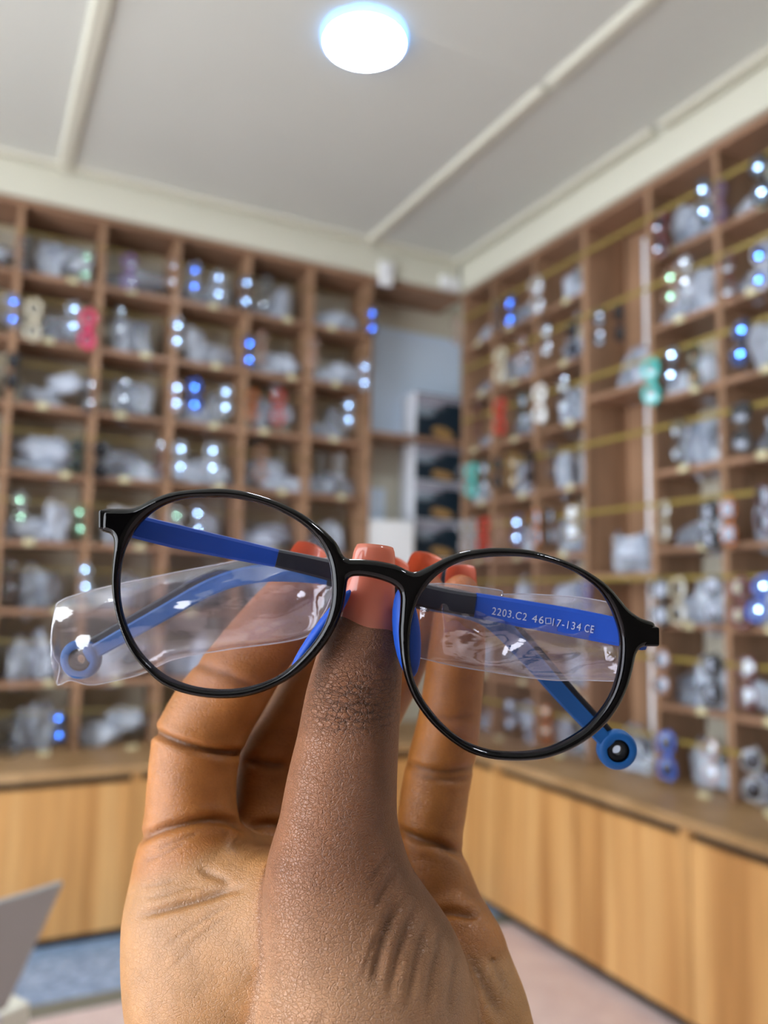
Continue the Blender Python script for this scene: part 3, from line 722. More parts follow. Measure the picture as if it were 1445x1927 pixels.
def build_front(parent):
    h = .00024; x0, x1 = PO[:, 0].min()-.001, PO[:, 0].max()+.001; y0, y1 = PO[:, 1].min()-.001, PO[:, 1].max()+.001
    xs = np.arange(x0, x1, h, dtype=np.float32); ys = np.arange(y0, y1, h, dtype=np.float32)
    X, Y = np.meshgrid(xs, ys, indexing='ij')
    s2 = np.maximum(poly_sd(X, Y, PO), np.maximum(-poly_sd(X, Y, PL_), -poly_sd(X, Y, PR_)))
    T, rr = .0019, .00165
    zs = np.arange(-T-.0006, T+.0006, h, dtype=np.float32)
    q0 = (s2+rr)[:, :, None]; q1 = (np.abs(zs)-(T-rr))[None, None, :]
    sd = np.sqrt(np.maximum(q0, 0)**2+np.maximum(q1, 0)**2)+np.minimum(np.maximum(q0, q1), 0)-rr
    v, f = surface_nets(sd.astype(np.float32), (x0, y0, zs[0]), h)
    v = relax(v.astype(np.float64), f, 3); v[:, 2] += wrapz(v[:, 0])
    return link('frame', np_mesh('frame', v, f), M['black'], parent)
def build_lens(P, parent):
    c = P.mean(0); mb = MB(); n = len(P); Q = c+(P-c)*1.012; v = []; f = []; RR = 8
    for side in (0, 1):
        base = len(v); v.append((*c, .0022-.0013*side+wrapz(c[0])))
        for q in range(1, RR+1):
            for p in Q:
                pt = c+(p-c)*q/RR; v.append((pt[0], pt[1], .0022-.0013*side-((pt-c)@(pt-c))*3.2+wrapz(c[0])+0*q))
        for k in range(n): f.append((base, base+1+k, base+1+(k+1) % n))
        for q in range(RR-1):
            for k in range(n): f.append((base+1+q*n+k, base+1+(q+1)*n+k, base+1+(q+1)*n+(k+1) % n, base+1+q*n+(k+1) % n))
    mb.add(v, f); return mb.obj('lens', M['lensfg'], parent, True)
M['lensfg'] = glassy('clear_lens', (.955, .945, .965), (.75, .72, 1.0), .014, .02)
held = thing('eyeglasses', 'black round children\'s eyeglasses with blue temples pinched between thumb and fingers', 'glasses', tuple(GO), rot=BASIS.to_3x3())
build_front(held); build_lens(PL_, held); build_lens(PR_, held)
def ellipsoid(name, c, ax, m, parent, n=24):
    """ax: three semi-axis vectors"""
    mb = MB(); v = []; f = []; a = [np.array(q) for q in ax]; h = n//2
    for i in range(h+1):
        th = math.pi*i/h
        for k in range(n):
            ph = 2*math.pi*k/n
            v.append(np.array(c)+a[0]*math.cos(th)+a[1]*math.sin(th)*math.cos(ph)+a[2]*math.sin(th)*math.sin(ph))
    for i in range(h):
        for k in range(n): f.append((i*n+k, i*n+(k+1) % n, (i+1)*n+(k+1) % n, (i+1)*n+k))
    mb.add(v, f); return mb.obj(name, m, parent, True)
# nose pads on the inner rims
ellipsoid('nose_pad', gl(604, 1186, .1735), (px2([(700-50, 1085+76)])[0].tolist()+[0], [.0032, .0019, -.0015], [.0006, .0, .0026]), M['blue'], held)
ellipsoid('nose_pad', gl(765, 1190, .1735), ([.0010, -.0098, 0], [.0029, .0002, .0010], [-.0006, 0, .0026]), M['blue'], held)
# temples: swept band, blue face towards the viewer, grey backing behind
def band(path, hh, th, name, m, parent, zoff=0, yoff=0):
    """path of (x,y,d) px; band hh px high, th metres thick; faces the viewer"""
    P = catmull([gl(*q) for q in path], 8, False); n = len(P)
    H = np.interp(np.linspace(0, 1, n), np.linspace(0, 1, len(hh)), hh)*K*1.07
    mb = MB(); v = []; f = []; prof = [(-.5, .32), (-.38, .5), (.38, .5), (.5, .32), (.5, -.32), (.38, -.5), (-.38, -.5), (-.5, -.32)]; k = len(prof)
    for i in range(n):
        t = P[min(i+1, n-1)]-P[max(i-1, 0)]; t = t/np.linalg.norm(t); zz = np.array([0, 0, 1.])-t*t[2]; zz /= np.linalg.norm(zz); w = np.cross(zz, t)
        for a, b in prof: v.append(P[i]+w*(a*H[i]+yoff)+zz*(b*th+zoff))
    for i in range(n-1):
        for j in range(k): f.append((i*k+j, i*k+(j+1) % k, (i+1)*k+(j+1) % k, (i+1)*k+j))
    f.append(tuple(range(k-1, -1, -1))); f.append(tuple((n-1)*k+j for j in range(k)))
    mb.add(v, f); return mb.obj(name, m, parent, True if k > 20 else False)
def temple(straight, sleeve, arm, tip, up):
    """straight blue piece with hinge, dark middle sleeve, two-layer arm, round ring tip"""
    t = band(straight[0], straight[1], .0022, 'temple', M['blue'], held)
    band(sleeve[0], sleeve[1], .0030, 'joint_sleeve', M['grey'], t)
    band(arm[0], arm[1], .0014, 'arm_face', M['blue2'], t, zoff=.0007)
    band(arm[0], arm[1], .0016, 'arm_backing', M['grey'], t, zoff=-.0010, yoff=up)
    x, y, d = tip; c = gl(x, y, d)
    mb = MB(); mb.lathe([(.0028, .0016), (.0043, .0019), (.0049, .0008), (.0049, -.0008), (.0043, -.0018), (.0028, -.0016)], 40, 'z', c); mb.obj('tip_ring', M['blue2'], t, True)
    mb = MB(); mb.lathe([(.0012, .0008), (.0014, .0013), (.0028, .0011), (.00282, -.0011), (.0014, -.0012), (.0012, -.0008), (.0012, .0008)], 32, 'z', c); mb.obj('tip_disc', M['greyd'], t, True)
    return t
tL = temple(([(213, 978, .1735), (245, 988, .1765), (330, 1009, .180), (430, 1031, .184), (524, 1051, .187)], [40, 42, 44, 40, 34]),
            ([(520, 1050, .187), (620, 1073, .190), (720, 1105, .193), (810, 1132, .1955)], [34, 40, 42, 42]),
            ([(800, 1128, .1955), (870, 1142, .197), (925, 1165, .198), (985, 1225, .199), (1060, 1310, .1995), (1145, 1400, .200)], [40, 42, 42, 38, 34, 30]), (1160, 1410, .200), .0014)
tR = temple(([(1212, 1198, .1735), (1180, 1192, .1765), (1080, 1172, .1795), (980, 1154, .182), (893, 1138, .185)], [48, 50, 52, 50, 46]),
            ([(896, 1139, .185), (840, 1130, .187), (760, 1112, .190), (620, 1082, .193)], [44, 44, 44, 42]),
            ([(640, 1086, .193), (560, 1078, .195), (480, 1080, .196), (400, 1103, .197), (300, 1158, .198), (165, 1234, .1985)], [36, 36, 36, 34, 32, 28]), (153, 1240, .1985), -.0017)
# printed size line on the inner face of the temple
def text_mesh(s, size):
    cu = bpy.data.curves.new('marking', 'FONT'); cu.body = s; cu.size = size; cu.align_x = 'LEFT'; cu.extrude = .00003; cu.space_character = 1.18
    o = bpy.data.objects.new('marking', cu); COL.objects.link(o); dg = bpy.context.evaluated_depsgraph_get()
    me = bpy.data.meshes.new_from_object(o.evaluated_get(dg)); bpy.data.objects.remove(o); return me
def write(s, x0, y0, x1, y1, d0, d1, size, parent):
    a, b = gl(x0, y0, d0), gl(x1, y1, d1); t = (b-a)/np.linalg.norm(b-a); z = np.array([0, 0, 1.])-t*t[2]; z /= np.linalg.norm(z); w = np.cross(z, t)
    me = text_mesh(s, size); v = np.array([x.co[:] for x in me.vertices]); sc = np.linalg.norm(b-a)/(v[:, 0].max()-v[:, 0].min())
    q = a+np.outer((v[:, 0]-v[:, 0].min())*sc, t)+np.outer(v[:, 1], w)+np.outer(v[:, 2], z)
    me.vertices.foreach_set('co', q.astype(np.float32).ravel()); me.update(); return link('size_marking', me, M['silverink'], parent)
def tdepth(x): return np.interp(x, [893, 980, 1080, 1180], [.185, .182, .1795, .1765])-.00125*1.05
def wl(s, x0, x1, sz=.0024):
    yy = lambda x: 1156+(x-925)*.187
    write(s, x0, yy(x0), x1, yy(x1), tdepth(x0), tdepth(x1), sz, tR)
wl('2203.C2', 925, 990); wl('46', 1000, 1022); wl('17-134', 1039, 1092); wl('CE', 1099, 1116)
a = gl(1026, 1174, tdepth(1028)); mb = MB()
for q in ((0, 0, .0013, .00016), (0, .0012, .0013, .00016), (0, 0, .00016, .0013), (.00115, 0, .00016, .0013)):
    mb.box((a[0]+q[0], a[1]+q[1], a[2]), (a[0]+q[0]+q[2], a[1]+q[1]+q[3], a[2]+.00006))
mb.obj('size_marking', M['silverink'], tR)
# hinge blocks
for (x, y, d) in ((200, 978, .1725), (1226, 1198, .1725)):
    c = gl(x, y, d); mb = MB(); mb.box(c+np.array([-.0016, -.0021, -.0045]), c+np.array([.0016, .0021, .0006])); mb.obj('hinge_block', M['black'], held, bevel=.0005)
# clear plastic film sleeves round the temples
M['film'] = glassy('clear_film', (.93, .925, .945), (1, 1, 1), .12, .05, diff=lin('#d8d4e0'), dw=.045, bump=.2, bscale=110, bdist=.001, stretch=(.6, 2.0, 1))
M['filmedge'] = glassy('film_edge', (.8, .8, .84), (1, 1, 1), .35, .2, diff=lin('#e8e6ee'), dw=.4)
def film(top, bot, dfun, bulge, label, seed, closed_left):
    T = catmull([np.array(p+(0,), float) for p in top], 10, False)[:, :2]; B = catmull([np.array(p+(0,), float) for p in bot], 10, False)[:, :2]
    n = 90; m_ = 34
    def rs(P):
        s = np.r_[0, np.cumsum(np.linalg.norm(np.diff(P, axis=0), axis=1))]; q = np.linspace(0, s[-1], n); return np.c_[np.interp(q, s, P[:, 0]), np.interp(q, s, P[:, 1])]
    T, B = rs(T), rs(B); rg = np.random.RandomState(seed); W = [(rg.uniform(.004, .05), rg.uniform(-.06, .06), rg.uniform(0, 6.3), rg.uniform(.15, .5)) for _ in range(9)]
    c = gl(*(((T+B)/2).mean(0)), dfun(((T+B)/2).mean(0)[0])); t = thing('film_sleeve', label, 'plastic sleeve', tuple(np.array(held.matrix_world @ Vector(c))), 'clear film sleeves on the held glasses', BASIS.to_3x3())
    mb = MB(); v = []; f = []
    for side in (1, -1):
        for i in range(n):
            for j in range(m_):
                q = j/(m_-1); p = T[i]*(1-q)+B[i]*q; e = math.sin(math.pi*q)**.6*min(1, (i/(n-1))*9+.05)*min(1, (1-i/(n-1))*9+.25)
                wr = sum(a*math.sin(p[0]*kx*1.6+p[1]*ky*1.6+ph) for kx, ky, ph, a in W)
                u_ = i/(n-1); sharp = abs(math.sin(p[0]*.010+p[1]*.034+seed))**8*.9+(1.6*max(0, 1-u_*6)+1.3*max(0, (u_-.72)*3.5))*abs(math.sin(p[0]*.05*(1 if u_ < .5 else .35)+p[1]*.085+2*math.sin(p[1]*.03)))**3+.8*q**6*abs(math.sin(p[0]*.045+seed))**4
                z = side*bulge*e*(1+.16*wr)+.0002*wr*e+.00035*sharp*e
                g_ = gl(p[0], p[1], dfun(p[0])); v.append(g_+np.array([0, 0, z])-c)
    for s_ in (0, 1):
        for i in range(n-1):
            for j in range(m_-1):
                a = s_*n*m_+i*m_+j; f.append((a, a+1, a+m_+1, a+m_))
    mb.add(v, f); mb.obj('film', M['film'], t, True)
    for P in (T, B):
        mb = MB(); mb.tube([gl(p[0], p[1], dfun(p[0]))-c for p in P], .00013, 5); mb.obj('film_edge', M['filmedge'], t, True)
    if closed_left is not None:
        i = closed_left; mb = MB(); mb.tube([gl(*(T[i]*(1-q)+B[i]*q), dfun(T[i][0]))-c for q in np.linspace(0, 1, 8)], .00015, 5); mb.obj('film_edge', M['filmedge'], t, True)
film([(97, 1196), (104, 1148), (111, 1133), (140, 1120), (205, 1103), (300, 1083), (399, 1064), (486, 1049), (560, 1049), (622, 1051)],
     [(96, 1212), (103, 1238), (113, 1255), (108, 1289), (133, 1280), (171, 1289), (225, 1279), (273, 1266), (331, 1240), (430, 1222), (571, 1200), (606, 1160), (624, 1122)],
     lambda x: float(np.interp(x, [100, 300, 480, 640], [.1985, .198, .196, .193])), .0042, 'long clear plastic film sleeve round the ring-tipped temple end with the sealed crumpled end', 3, 0)
film([(790, 1099), (850, 1099), (941, 1111), (946, 1118), (1000, 1118), (1097, 1125), (1156, 1137), (1167, 1150)],
     [(790, 1238), (850, 1252), (914, 1263), (1028, 1279), (1100, 1280), (1161, 1281), (1172, 1270)],
     lambda x: float(np.interp(x, [790, 900, 1170], [.1905, .187, .1800])), .0040, 'shorter clear plastic film sleeve over the temple with the printed size marking', 8, None)
# ================================================================== THE HAND
# every row: px, py, distance, radius in px ; chains run from the palm outwards
THUMB = [(640, 1720, .177, 128), (634, 1640, .1775, 122), (636, 1560, .178, 112), (643, 1480, .1785, 104), (654, 1400, .179, 96), (664, 1320, .1795, 90), (674, 1260, .1803, 83), (684, 1200, .1812, 74), (691, 1145, .182, 58), (694, 1108, .1825, 42)]
INDEX = [(385, 1700, .200, 118), (366, 1640, .202, 106), (361, 1560, .205, 88), (362, 1480, .2075, 81), (371, 1405, .2095, 83), (398, 1345, .211, 81), (432, 1295, .2115, 76), (478, 1228, .2115, 70), (520, 1172, .2105, 64), (560, 1115, .209, 50), (574, 1094, .2085, 38)]
MIDDLE = [(500, 1700, .214, 100), (500, 1600, .219, 84), (506, 1510, .223, 76), (516, 1430, .2265, 76), (556, 1360, .228, 72), (600, 1290, .2265, 70), (650, 1210, .222, 64), (700, 1135, .216, 52), (718, 1108, .2145, 40)]
RING = [(630, 1700, .222, 96), (625, 1600, .229, 80), (632, 1510, .2335, 73), (650, 1430, .2365, 71), (690, 1340, .2355, 66), (730, 1272, .2305, 60), (765, 1200, .224, 54), (792, 1135, .218, 46), (800, 1112, .2165, 36)]
PINKY = [(870, 1790, .198, 78), (838, 1700, .206, 66), (812, 1620, .2105, 60), (808, 1580, .212, 60), (816, 1500, .2145, 62), (828, 1440, .2155, 62), (842, 1370, .2155, 58), (853, 1290, .2145, 56), (862, 1200, .2125, 52), (866, 1140, .2105, 43), (867, 1115, .2098, 34)]
PALM = [
    [(366, 1660, .202, 105), (380, 1740, .198, 138), (415, 1850, .194, 166), (470, 1960, .191, 190), (540, 2090, .189, 200)],
    [(500, 1680, .212, 100), (540, 1800, .205, 150), (600, 1950, .198, 190), (640, 2100, .194, 210)],
    [(640, 1690, .220, 95), (680, 1800, .210, 140), (700, 1950, .200, 180)],
    [(866, 1790, .199, 76), (868, 1850, .196, 96), (868, 1930, .192, 124), (850, 2050, .190, 160), (800, 2180, .19, 180)],
    [(760, 1720, .214, 80), (780, 1830, .204, 110), (780, 1960, .196, 150)],
    [(640, 2060, .192, 205), (665, 2250, .190, 190), (690, 2420, .189, 172), (720, 2600, .189, 172)]]
THENAR = [(636, 1660, .1775, 124), (650, 1730, .177, 148), (672, 1800, .177, 176), (682, 1880, .178, 208), (672, 1980, .181, 228), (655, 2090, .185, 225)]
WEB = [[(470, 1730, .192, 80), (400, 1740, .196, 90)], [(560, 1720, .186, 100), (450, 1760, .193, 110)], [(560, 1800, .185, 130), (440, 1850, .190, 140)]]
# skin folds: (list of px points, width px, depth mm, darkness)
CR_INDEX = [([(262, 1362), (292, 1378), (330, 1395), (380, 1410), (430, 1418), (475, 1418)], 8, 1.5, .7), ([(255, 1585), (300, 1564), (340, 1553), (385, 1544), (430, 1548), (468, 1570)], 9, 1.3, .5),
            ([(360, 1246), (430, 1270), (490, 1300)], 9, .5, .28), ([(300, 1600), (335, 1585), (372, 1570)], 5, .2, .25), ([(276, 1622), (320, 1605), (352, 1588)], 5, .2, .25)]
CR_MID = [([(455, 1425), (500, 1438), (545, 1440)], 9, 1.2, .5), ([(455, 1560), (500, 1552), (540, 1556)], 9, 1.0, .4)]
CR_PINKY = [([(738, 1425), (800, 1448), (850, 1452), (912, 1440)], 8, .8, .5), ([(766, 1450), (810, 1464), (860, 1468), (890, 1462)], 7, .6, .4), ([(722, 1546), (780, 1576), (830, 1592), (892, 1622)], 9, 1.4, .6), ([(795, 1726), (850, 1716), (910, 1728)], 9, 1.3, .5), ([(810, 1345), (850, 1352), (900, 1345)], 8, .3, .3)]
CR_PALM = [([(474, 1672), (430, 1676), (385, 1690), (330, 1706), (285, 1718), (250, 1728)], 8, .9, .45), ([(455, 1690), (400, 1720), (350, 1752), (300, 1790)], 5, .16, .2), ([(440, 1712), (390, 1750), (330, 1800)], 5, .14, .18), ([(420, 1735), (370, 1780), (310, 1830)], 5, .12, .14),
           ([(372, 1640), (405, 1652), (440, 1664)], 7, .4, .3), ([(262, 1668), (300, 1664), (340, 1652)], 4, .15, .2), ([(256, 1690), (300, 1688), (350, 1672), (400, 1672)], 4, .15, .2),
           ([(895, 1755), (920, 1790), (938, 1830), (960, 1880)], 10, .4, .3), ([(878, 1790), (900, 1830), (926, 1880), (950, 1927)], 12, .7, .35), ([(860, 1740), (900, 1768), (930, 1772)], 6, .3, .2)]
CR_THEN = [([(750, 1690), (730, 1740), (712, 1800), (700, 1860)], 9, .75, .40), ([(787, 1692), (764, 1750), (744, 1815), (730, 1890)], 8, .6, .32), ([(808, 1718), (794, 1770), (778, 1830), (764, 1910)], 8, .55, .30),
           ([(832, 1742), (824, 1790), (810, 1850), (798, 1925)], 8, .45, .26), ([(744, 1640), (722, 1676), (704, 1716)], 6, .40, .25), ([(736, 1600), (714, 1632), (696, 1664)], 5, .25, .2), ([(858, 1790), (852, 1850), (842, 1920)], 7, .4, .26),
           ([(768, 1672), (745, 1722), (727, 1776)], 5, .25, .2), ([(716, 1745), (694, 1800), (678, 1850)], 5, .25, .18), ([(620, 1905), (600, 1925), (570, 1950)], 7, .2, .1)]
rk = np.random.RandomState(11)
CR_THUMB = []
for (y, a, b, w, dp, dk) in ((1286, 604, 735, 5, .22, .45), (1300, 588, 742, 5, .25, .5), (1315, 584, 745, 5, .32, .55), (1330, 580, 745, 5, .25, .45), (1346, 578, 742, 5, .22, .40), (1364, 580, 735, 4, .15, .3)):
    n = 13; CR_THUMB.append(([(a+(b-a)*i/(n-1), y+rk.uniform(-5, 5)+9*math.sin(math.pi*i/(n-1))) for i in range(n)], w, dp, dk))
for i in range(7):
    x = 706+i*7; CR_THUMB.append(([(x-26, 1240+i*4), (x+4, 1230+i*4), (x+26, 1213+i*3)], 4, .22, .10))
GH = .00047
GX0, GX1 = hl(190, 1500, .20)[0]-.006, hl(1080, 1500, .20)[0]
GY0, GY1 = hl(640, 2520, .19)[1], hl(640, 1070, .21)[1]+.004
GZ0, GZ1 = -.075, .034
gx_ = np.arange(GX0, GX1, GH, dtype=np.float32); gy_ = np.arange(GY0, GY1, GH, dtype=np.float32); gz_ = np.arange(GZ0, GZ1, GH, dtype=np.float32)
SH = (len(gx_), len(gy_), len(gz_)); BIG = np.float32(.02)
def sub(lo, hi):
    r = []
    for g, a, b in zip((gx_, gy_, gz_), lo, hi):
        i, j = np.searchsorted(g, a), np.searchsorted(g, b); r.append(slice(max(i-1, 0), min(j+1, len(g))))
    return tuple(r)
def grid(s): return gx_[s[0]][:, None, None], gy_[s[1]][None, :, None], gz_[s[2]][None, None, :]
def smin(a, b, k):
    h = np.maximum(k-np.abs(a-b), 0)/k; return np.minimum(a, b)-h*h*k*.25
def chain(ctrl, n=5, k=.0, sz=1.0, margin=.012):
    """round cones along a smooth path; returns an SDF"""
    P = catmull([np.r_[hl(*c[:3]), c[3]*c[2]/FPX] for c in ctrl], n, False); f = np.full(SH, BIG, np.float32)
    for a, b in zip(P[:-1], P[1:]):
        m = max(a[3], b[3])+margin; s = sub(np.minimum(a[:3], b[:3])-m, np.maximum(a[:3], b[:3])+m); X, Y, Z = grid(s)
        e = b[:3]-a[:3]; L2 = e@e; ax, ay, az = X-a[0], Y-a[1], Z-a[2]
        t = np.clip((ax*e[0]+ay*e[1]+az*e[2])/L2, 0, 1)
        d = np.sqrt((ax-t*e[0])**2+(ay-t*e[1])**2+((az-t*e[2])/sz)**2)-(a[3]+t*(b[3]-a[3]))
        f[s] = np.minimum(f[s], d.astype(np.float32))
    return f
def seg_dist(x, y, pl):
    P = catmull([np.array(p, float) for p in pl], 5, False) if len(pl) > 2 else np.array(pl, float); d = np.full(x.shape, 1e9)
    u = np.zeros(x.shape); n = len(P)-1
    for i, (a, b) in enumerate(zip(P[:-1], P[1:])):
        e = b-a; t = np.clip(((x-a[0])*e[0]+(y-a[1])*e[1])/(e@e+1e-9), 0, 1); q = (x-a[0]-t*e[0])**2+(y-a[1]-t*e[1])**2
        u = np.where(q < d, (i+t)/n, u); d = np.minimum(d, q)
    return np.sqrt(d), u
def to_px(x, y, z):
    dd = .180-z; return 640+(x*FPX+(640-CX)*(.180-dd))/dd, 1450-(y*FPX-(1450-CY)*(.180-dd))/dd
def cam_px(v):
    """hand coordinates -> position along the fold maps"""
    w = HAND_O+np.outer(v[:, 0], R)+np.outer(v[:, 1], U)-np.outer(v[:, 2], F)-C0
    q = w@F; return CX+FPX*(w@R)/q, CY-FPX*(w@U)/q
f_th = smin(chain(THUMB), chain(THENAR), .006)
f_in = chain(INDEX); f_mi = chain(MIDDLE); f_ri = chain(RING); f_pi = chain(PINKY)
f_pa = chain(PALM[0])
for c in PALM[1:]: f_pa = smin(f_pa, chain(c), .012)
for c in WEB: f_pa = smin(f_pa, chain(c), .010)
fld = smin(f_pa, f_in, .0022)
for q in (f_mi, f_ri, f_pi): fld = np.minimum(fld, q)
fld = smin(fld, f_pa, .004)
fld = smin(fld, f_th, .0016)
v, f = surface_nets(fld, (GX0, GY0, GZ0), GH)
v = relax(v.astype(np.float64), f, 4)
# which part of the hand every vertex belongs to
gi = np.clip(((v-np.array([GX0, GY0, GZ0]))/GH).round().astype(int), 0, np.array(SH)-1); ii = tuple(gi.T)
part = np.argmin(np.stack([f_th[ii], f_in[ii], f_mi[ii], f_ri[ii], f_pi[ii], f_pa[ii]]), 0)
del f_mi, f_ri
# normals
def vnormals(v, f):
    n = np.cross(v[f[:, 2]]-v[f[:, 0]], v[f[:, 3]]-v[f[:, 1]]); N_ = np.zeros_like(v)
    for k in range(4):
        for c in range(3): N_[:, c] += np.bincount(f[:, k], n[:, c], len(v))
    return N_/(np.linalg.norm(N_, axis=1)[:, None]+1e-12)
nrm = vnormals(v, f)
if nrm[v[:, 2].argmax(), 2] < 0: f = f[:, ::-1]; nrm = -nrm
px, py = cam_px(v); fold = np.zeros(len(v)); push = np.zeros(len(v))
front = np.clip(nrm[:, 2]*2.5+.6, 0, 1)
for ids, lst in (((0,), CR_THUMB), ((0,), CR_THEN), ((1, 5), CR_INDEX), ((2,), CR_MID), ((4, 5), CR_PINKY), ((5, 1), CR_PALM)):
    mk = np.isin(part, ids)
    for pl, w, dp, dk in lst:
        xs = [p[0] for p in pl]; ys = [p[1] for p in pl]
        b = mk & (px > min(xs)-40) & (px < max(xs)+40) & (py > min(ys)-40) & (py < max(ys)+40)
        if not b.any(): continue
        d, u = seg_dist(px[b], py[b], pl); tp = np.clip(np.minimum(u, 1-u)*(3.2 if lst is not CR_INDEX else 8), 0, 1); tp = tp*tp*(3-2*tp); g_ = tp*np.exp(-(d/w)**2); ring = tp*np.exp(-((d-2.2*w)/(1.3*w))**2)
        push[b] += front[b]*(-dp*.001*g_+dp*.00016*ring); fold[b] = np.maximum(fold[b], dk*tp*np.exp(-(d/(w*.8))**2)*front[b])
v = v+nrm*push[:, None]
# pads: fleshy swelling on the finger segments and the ball at the root of the index finger
def swell(cx_, cy_, rx, ry, amt, ids):
    g_ = np.exp(-(((px-cx_)/rx)**2+((py-cy_)/ry)**2)); return np.where(np.isin(part, ids), g_*amt*front, 0)
sw = swell(395, 1605, 95, 45, .0022, (1, 5))+swell(365, 1490, 80, 55, .0010, (1,))+swell(440, 1300, 60, 60, .0010, (1,))+swell(535, 1160, 50, 60, .0012, (1,))+swell(815, 1525, 60, 45, .0010, (4,))+swell(845, 1390, 60, 45, .0008, (4,))+swell(830, 1650, 60, 50, .0012, (4, 5))
v = v+nrm*sw[:, None]
hm = np_mesh('hand', v, f)
# ---- pigment of the skin: paler palm, deeper brown back of the thumb, dark lines in the folds
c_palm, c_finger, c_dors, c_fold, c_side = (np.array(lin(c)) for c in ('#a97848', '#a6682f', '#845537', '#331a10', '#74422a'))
dors = np.where(part == 0, 1., 0.)
for _ in range(2):
    a = f.ravel(); m4 = dors[f].mean(1); dors = np.bincount(a, np.repeat(m4, 4), len(v))/np.maximum(np.bincount(a, minlength=len(v)), 1)
low = np.clip((py-1640)/230, 0, 1)
col = np.where((part == 5)[:, None], c_palm, c_finger)
for _ in range(30):
    m4 = col[f].mean(1); nn = np.maximum(np.bincount(f.ravel(), minlength=len(v)), 1)
    col = np.stack([np.bincount(f.ravel(), np.repeat(m4[:, k], 4), len(v))/nn for k in range(3)], 1)
dc_ = c_dors*(1-low[:, None])+np.array(lin('#a47855'))*low[:, None]
col = col*(1-dors[:, None])+dc_*dors[:, None]
tipk = np.clip((1250-py)/130, 0, 1)*np.isin(part, (1, 2, 3, 4)); col = col*(1-.45*tipk[:, None])+np.array(lin('#b0664a'))*.45*tipk[:, None]
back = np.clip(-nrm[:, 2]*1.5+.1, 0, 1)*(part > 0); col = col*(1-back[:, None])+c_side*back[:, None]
knk = np.exp(-(((px-662)/110)**2+((py-1318)/62)**4))*dors; col = col*(1-.22*knk[:, None])+np.array(lin('#6a3f28'))*.22*knk[:, None]
cut = np.exp(-(((px-690)/70)**2+((py-1232)/34)**2))*dors; col = col*(1-.45*cut[:, None])+np.array(lin('#5a3a2c'))*.45*cut[:, None]
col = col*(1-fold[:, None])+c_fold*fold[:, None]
ak = hm.attributes.new('knuckle', 'FLOAT', 'POINT'); ak.data.foreach_set('value', np.clip(knk*1.3, 0, 1).astype(np.float32))
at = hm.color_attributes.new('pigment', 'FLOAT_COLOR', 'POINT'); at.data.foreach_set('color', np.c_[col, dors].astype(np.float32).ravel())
m, nt, out = mat('skin')
p = N(nt, 'ShaderNodeBsdfPrincipled', Roughness=.40); p.inputs['Specular IOR Level'].default_value = .45
p.inputs['Subsurface Weight'].default_value = .07; p.inputs['Subsurface Scale'].default_value = .004; p.inputs['Subsurface Radius'].default_value = (1, .35, .2)
vc = N(nt, 'ShaderNodeVertexColor', layer_name='pigment'); tc = N(nt, 'ShaderNodeTexCoord')
n1 = N(nt, 'ShaderNodeTexNoise', Scale=160.0, Detail=4.0); nt.links.new(tc.outputs['Object'], n1.inputs['Vector'])
r = N(nt, 'ShaderNodeMapRange'); r.inputs[1].default_value = .3; r.inputs[2].default_value = .7; r.inputs[3].default_value = .86; r.inputs[4].default_value = 1.1; nt.links.new(n1.outputs[0], r.inputs[0])
# fine net of skin lines
def lines(sc, rot, dist, sy=1.7, wdt=.12):
    mp = N(nt, 'ShaderNodeMapping'); mp.inputs['Rotation'].default_value = (0, 0, rot); mp.inputs['Scale'].default_value = (1, sy, 1); nt.links.new(tc.outputs['Object'], mp.inputs[0])
    w = N(nt, 'ShaderNodeTexNoise', Scale=220.0, Detail=2.0); nt.links.new(mp.outputs[0], w.inputs[0])
    mx = N(nt, 'ShaderNodeMix', data_type='RGBA', blend_type='ADD'); mx.inputs[0].default_value = dist; nt.links.new(mp.outputs[0], mx.inputs[6]); nt.links.new(w.outputs['Color'], mx.inputs[7])
    vo = N(nt, 'ShaderNodeTexVoronoi', feature='DISTANCE_TO_EDGE', Scale=sc); nt.links.new(mx.outputs[2], vo.inputs['Vector'])
    q = N(nt, 'ShaderNodeMapRange', interpolation_type='SMOOTHSTEP'); q.inputs[1].default_value = 0; q.inputs[2].default_value = wdt; nt.links.new(vo.outputs['Distance'], q.inputs[0]); return q.outputs[0]
l1 = lines(880, .5, .0022); l2 = lines(1700, -.5, .0013)
ad = N(nt, 'ShaderNodeMath', operation='MULTIPLY_ADD'); ad.inputs[1].default_value = .55; nt.links.new(l2, ad.inputs[0]); nt.links.new(l1, ad.inputs[2])
st = N(nt, 'ShaderNodeMapRange'); st.inputs[3].default_value = .32; st.inputs[4].default_value = .60; nt.links.new(vc.outputs['Alpha'], st.inputs[0])
def strokes(rot, sx, sy):
    mp = N(nt, 'ShaderNodeMapping'); mp.inputs['Rotation'].default_value = (0, 0, rot); mp.inputs['Scale'].default_value = (sx, sy, sx); nt.links.new(tc.outputs['Object'], mp.inputs[0])
    q = N(nt, 'ShaderNodeTexNoise', Scale=1.0, Detail=2.0, Distortion=.6); nt.links.new(mp.outputs[0], q.inputs[0]); return q.outputs['Fac']
s1 = strokes(-.42, 90, 1000); s2 = strokes(1.05, 110, 1100)
sA = N(nt, 'ShaderNodeMix', data_type='FLOAT'); nt.links.new(vc.outputs['Alpha'], sA.inputs[0]); nt.links.new(s1, sA.inputs[2]); nt.links.new(s2, sA.inputs[3])
ad2 = N(nt, 'ShaderNodeMath', operation='MULTIPLY_ADD'); ad2.inputs[1].default_value = 1.1; nt.links.new(sA.outputs[0], ad2.inputs[0]); nt.links.new(ad.outputs[0], ad2.inputs[2]); ad = ad2
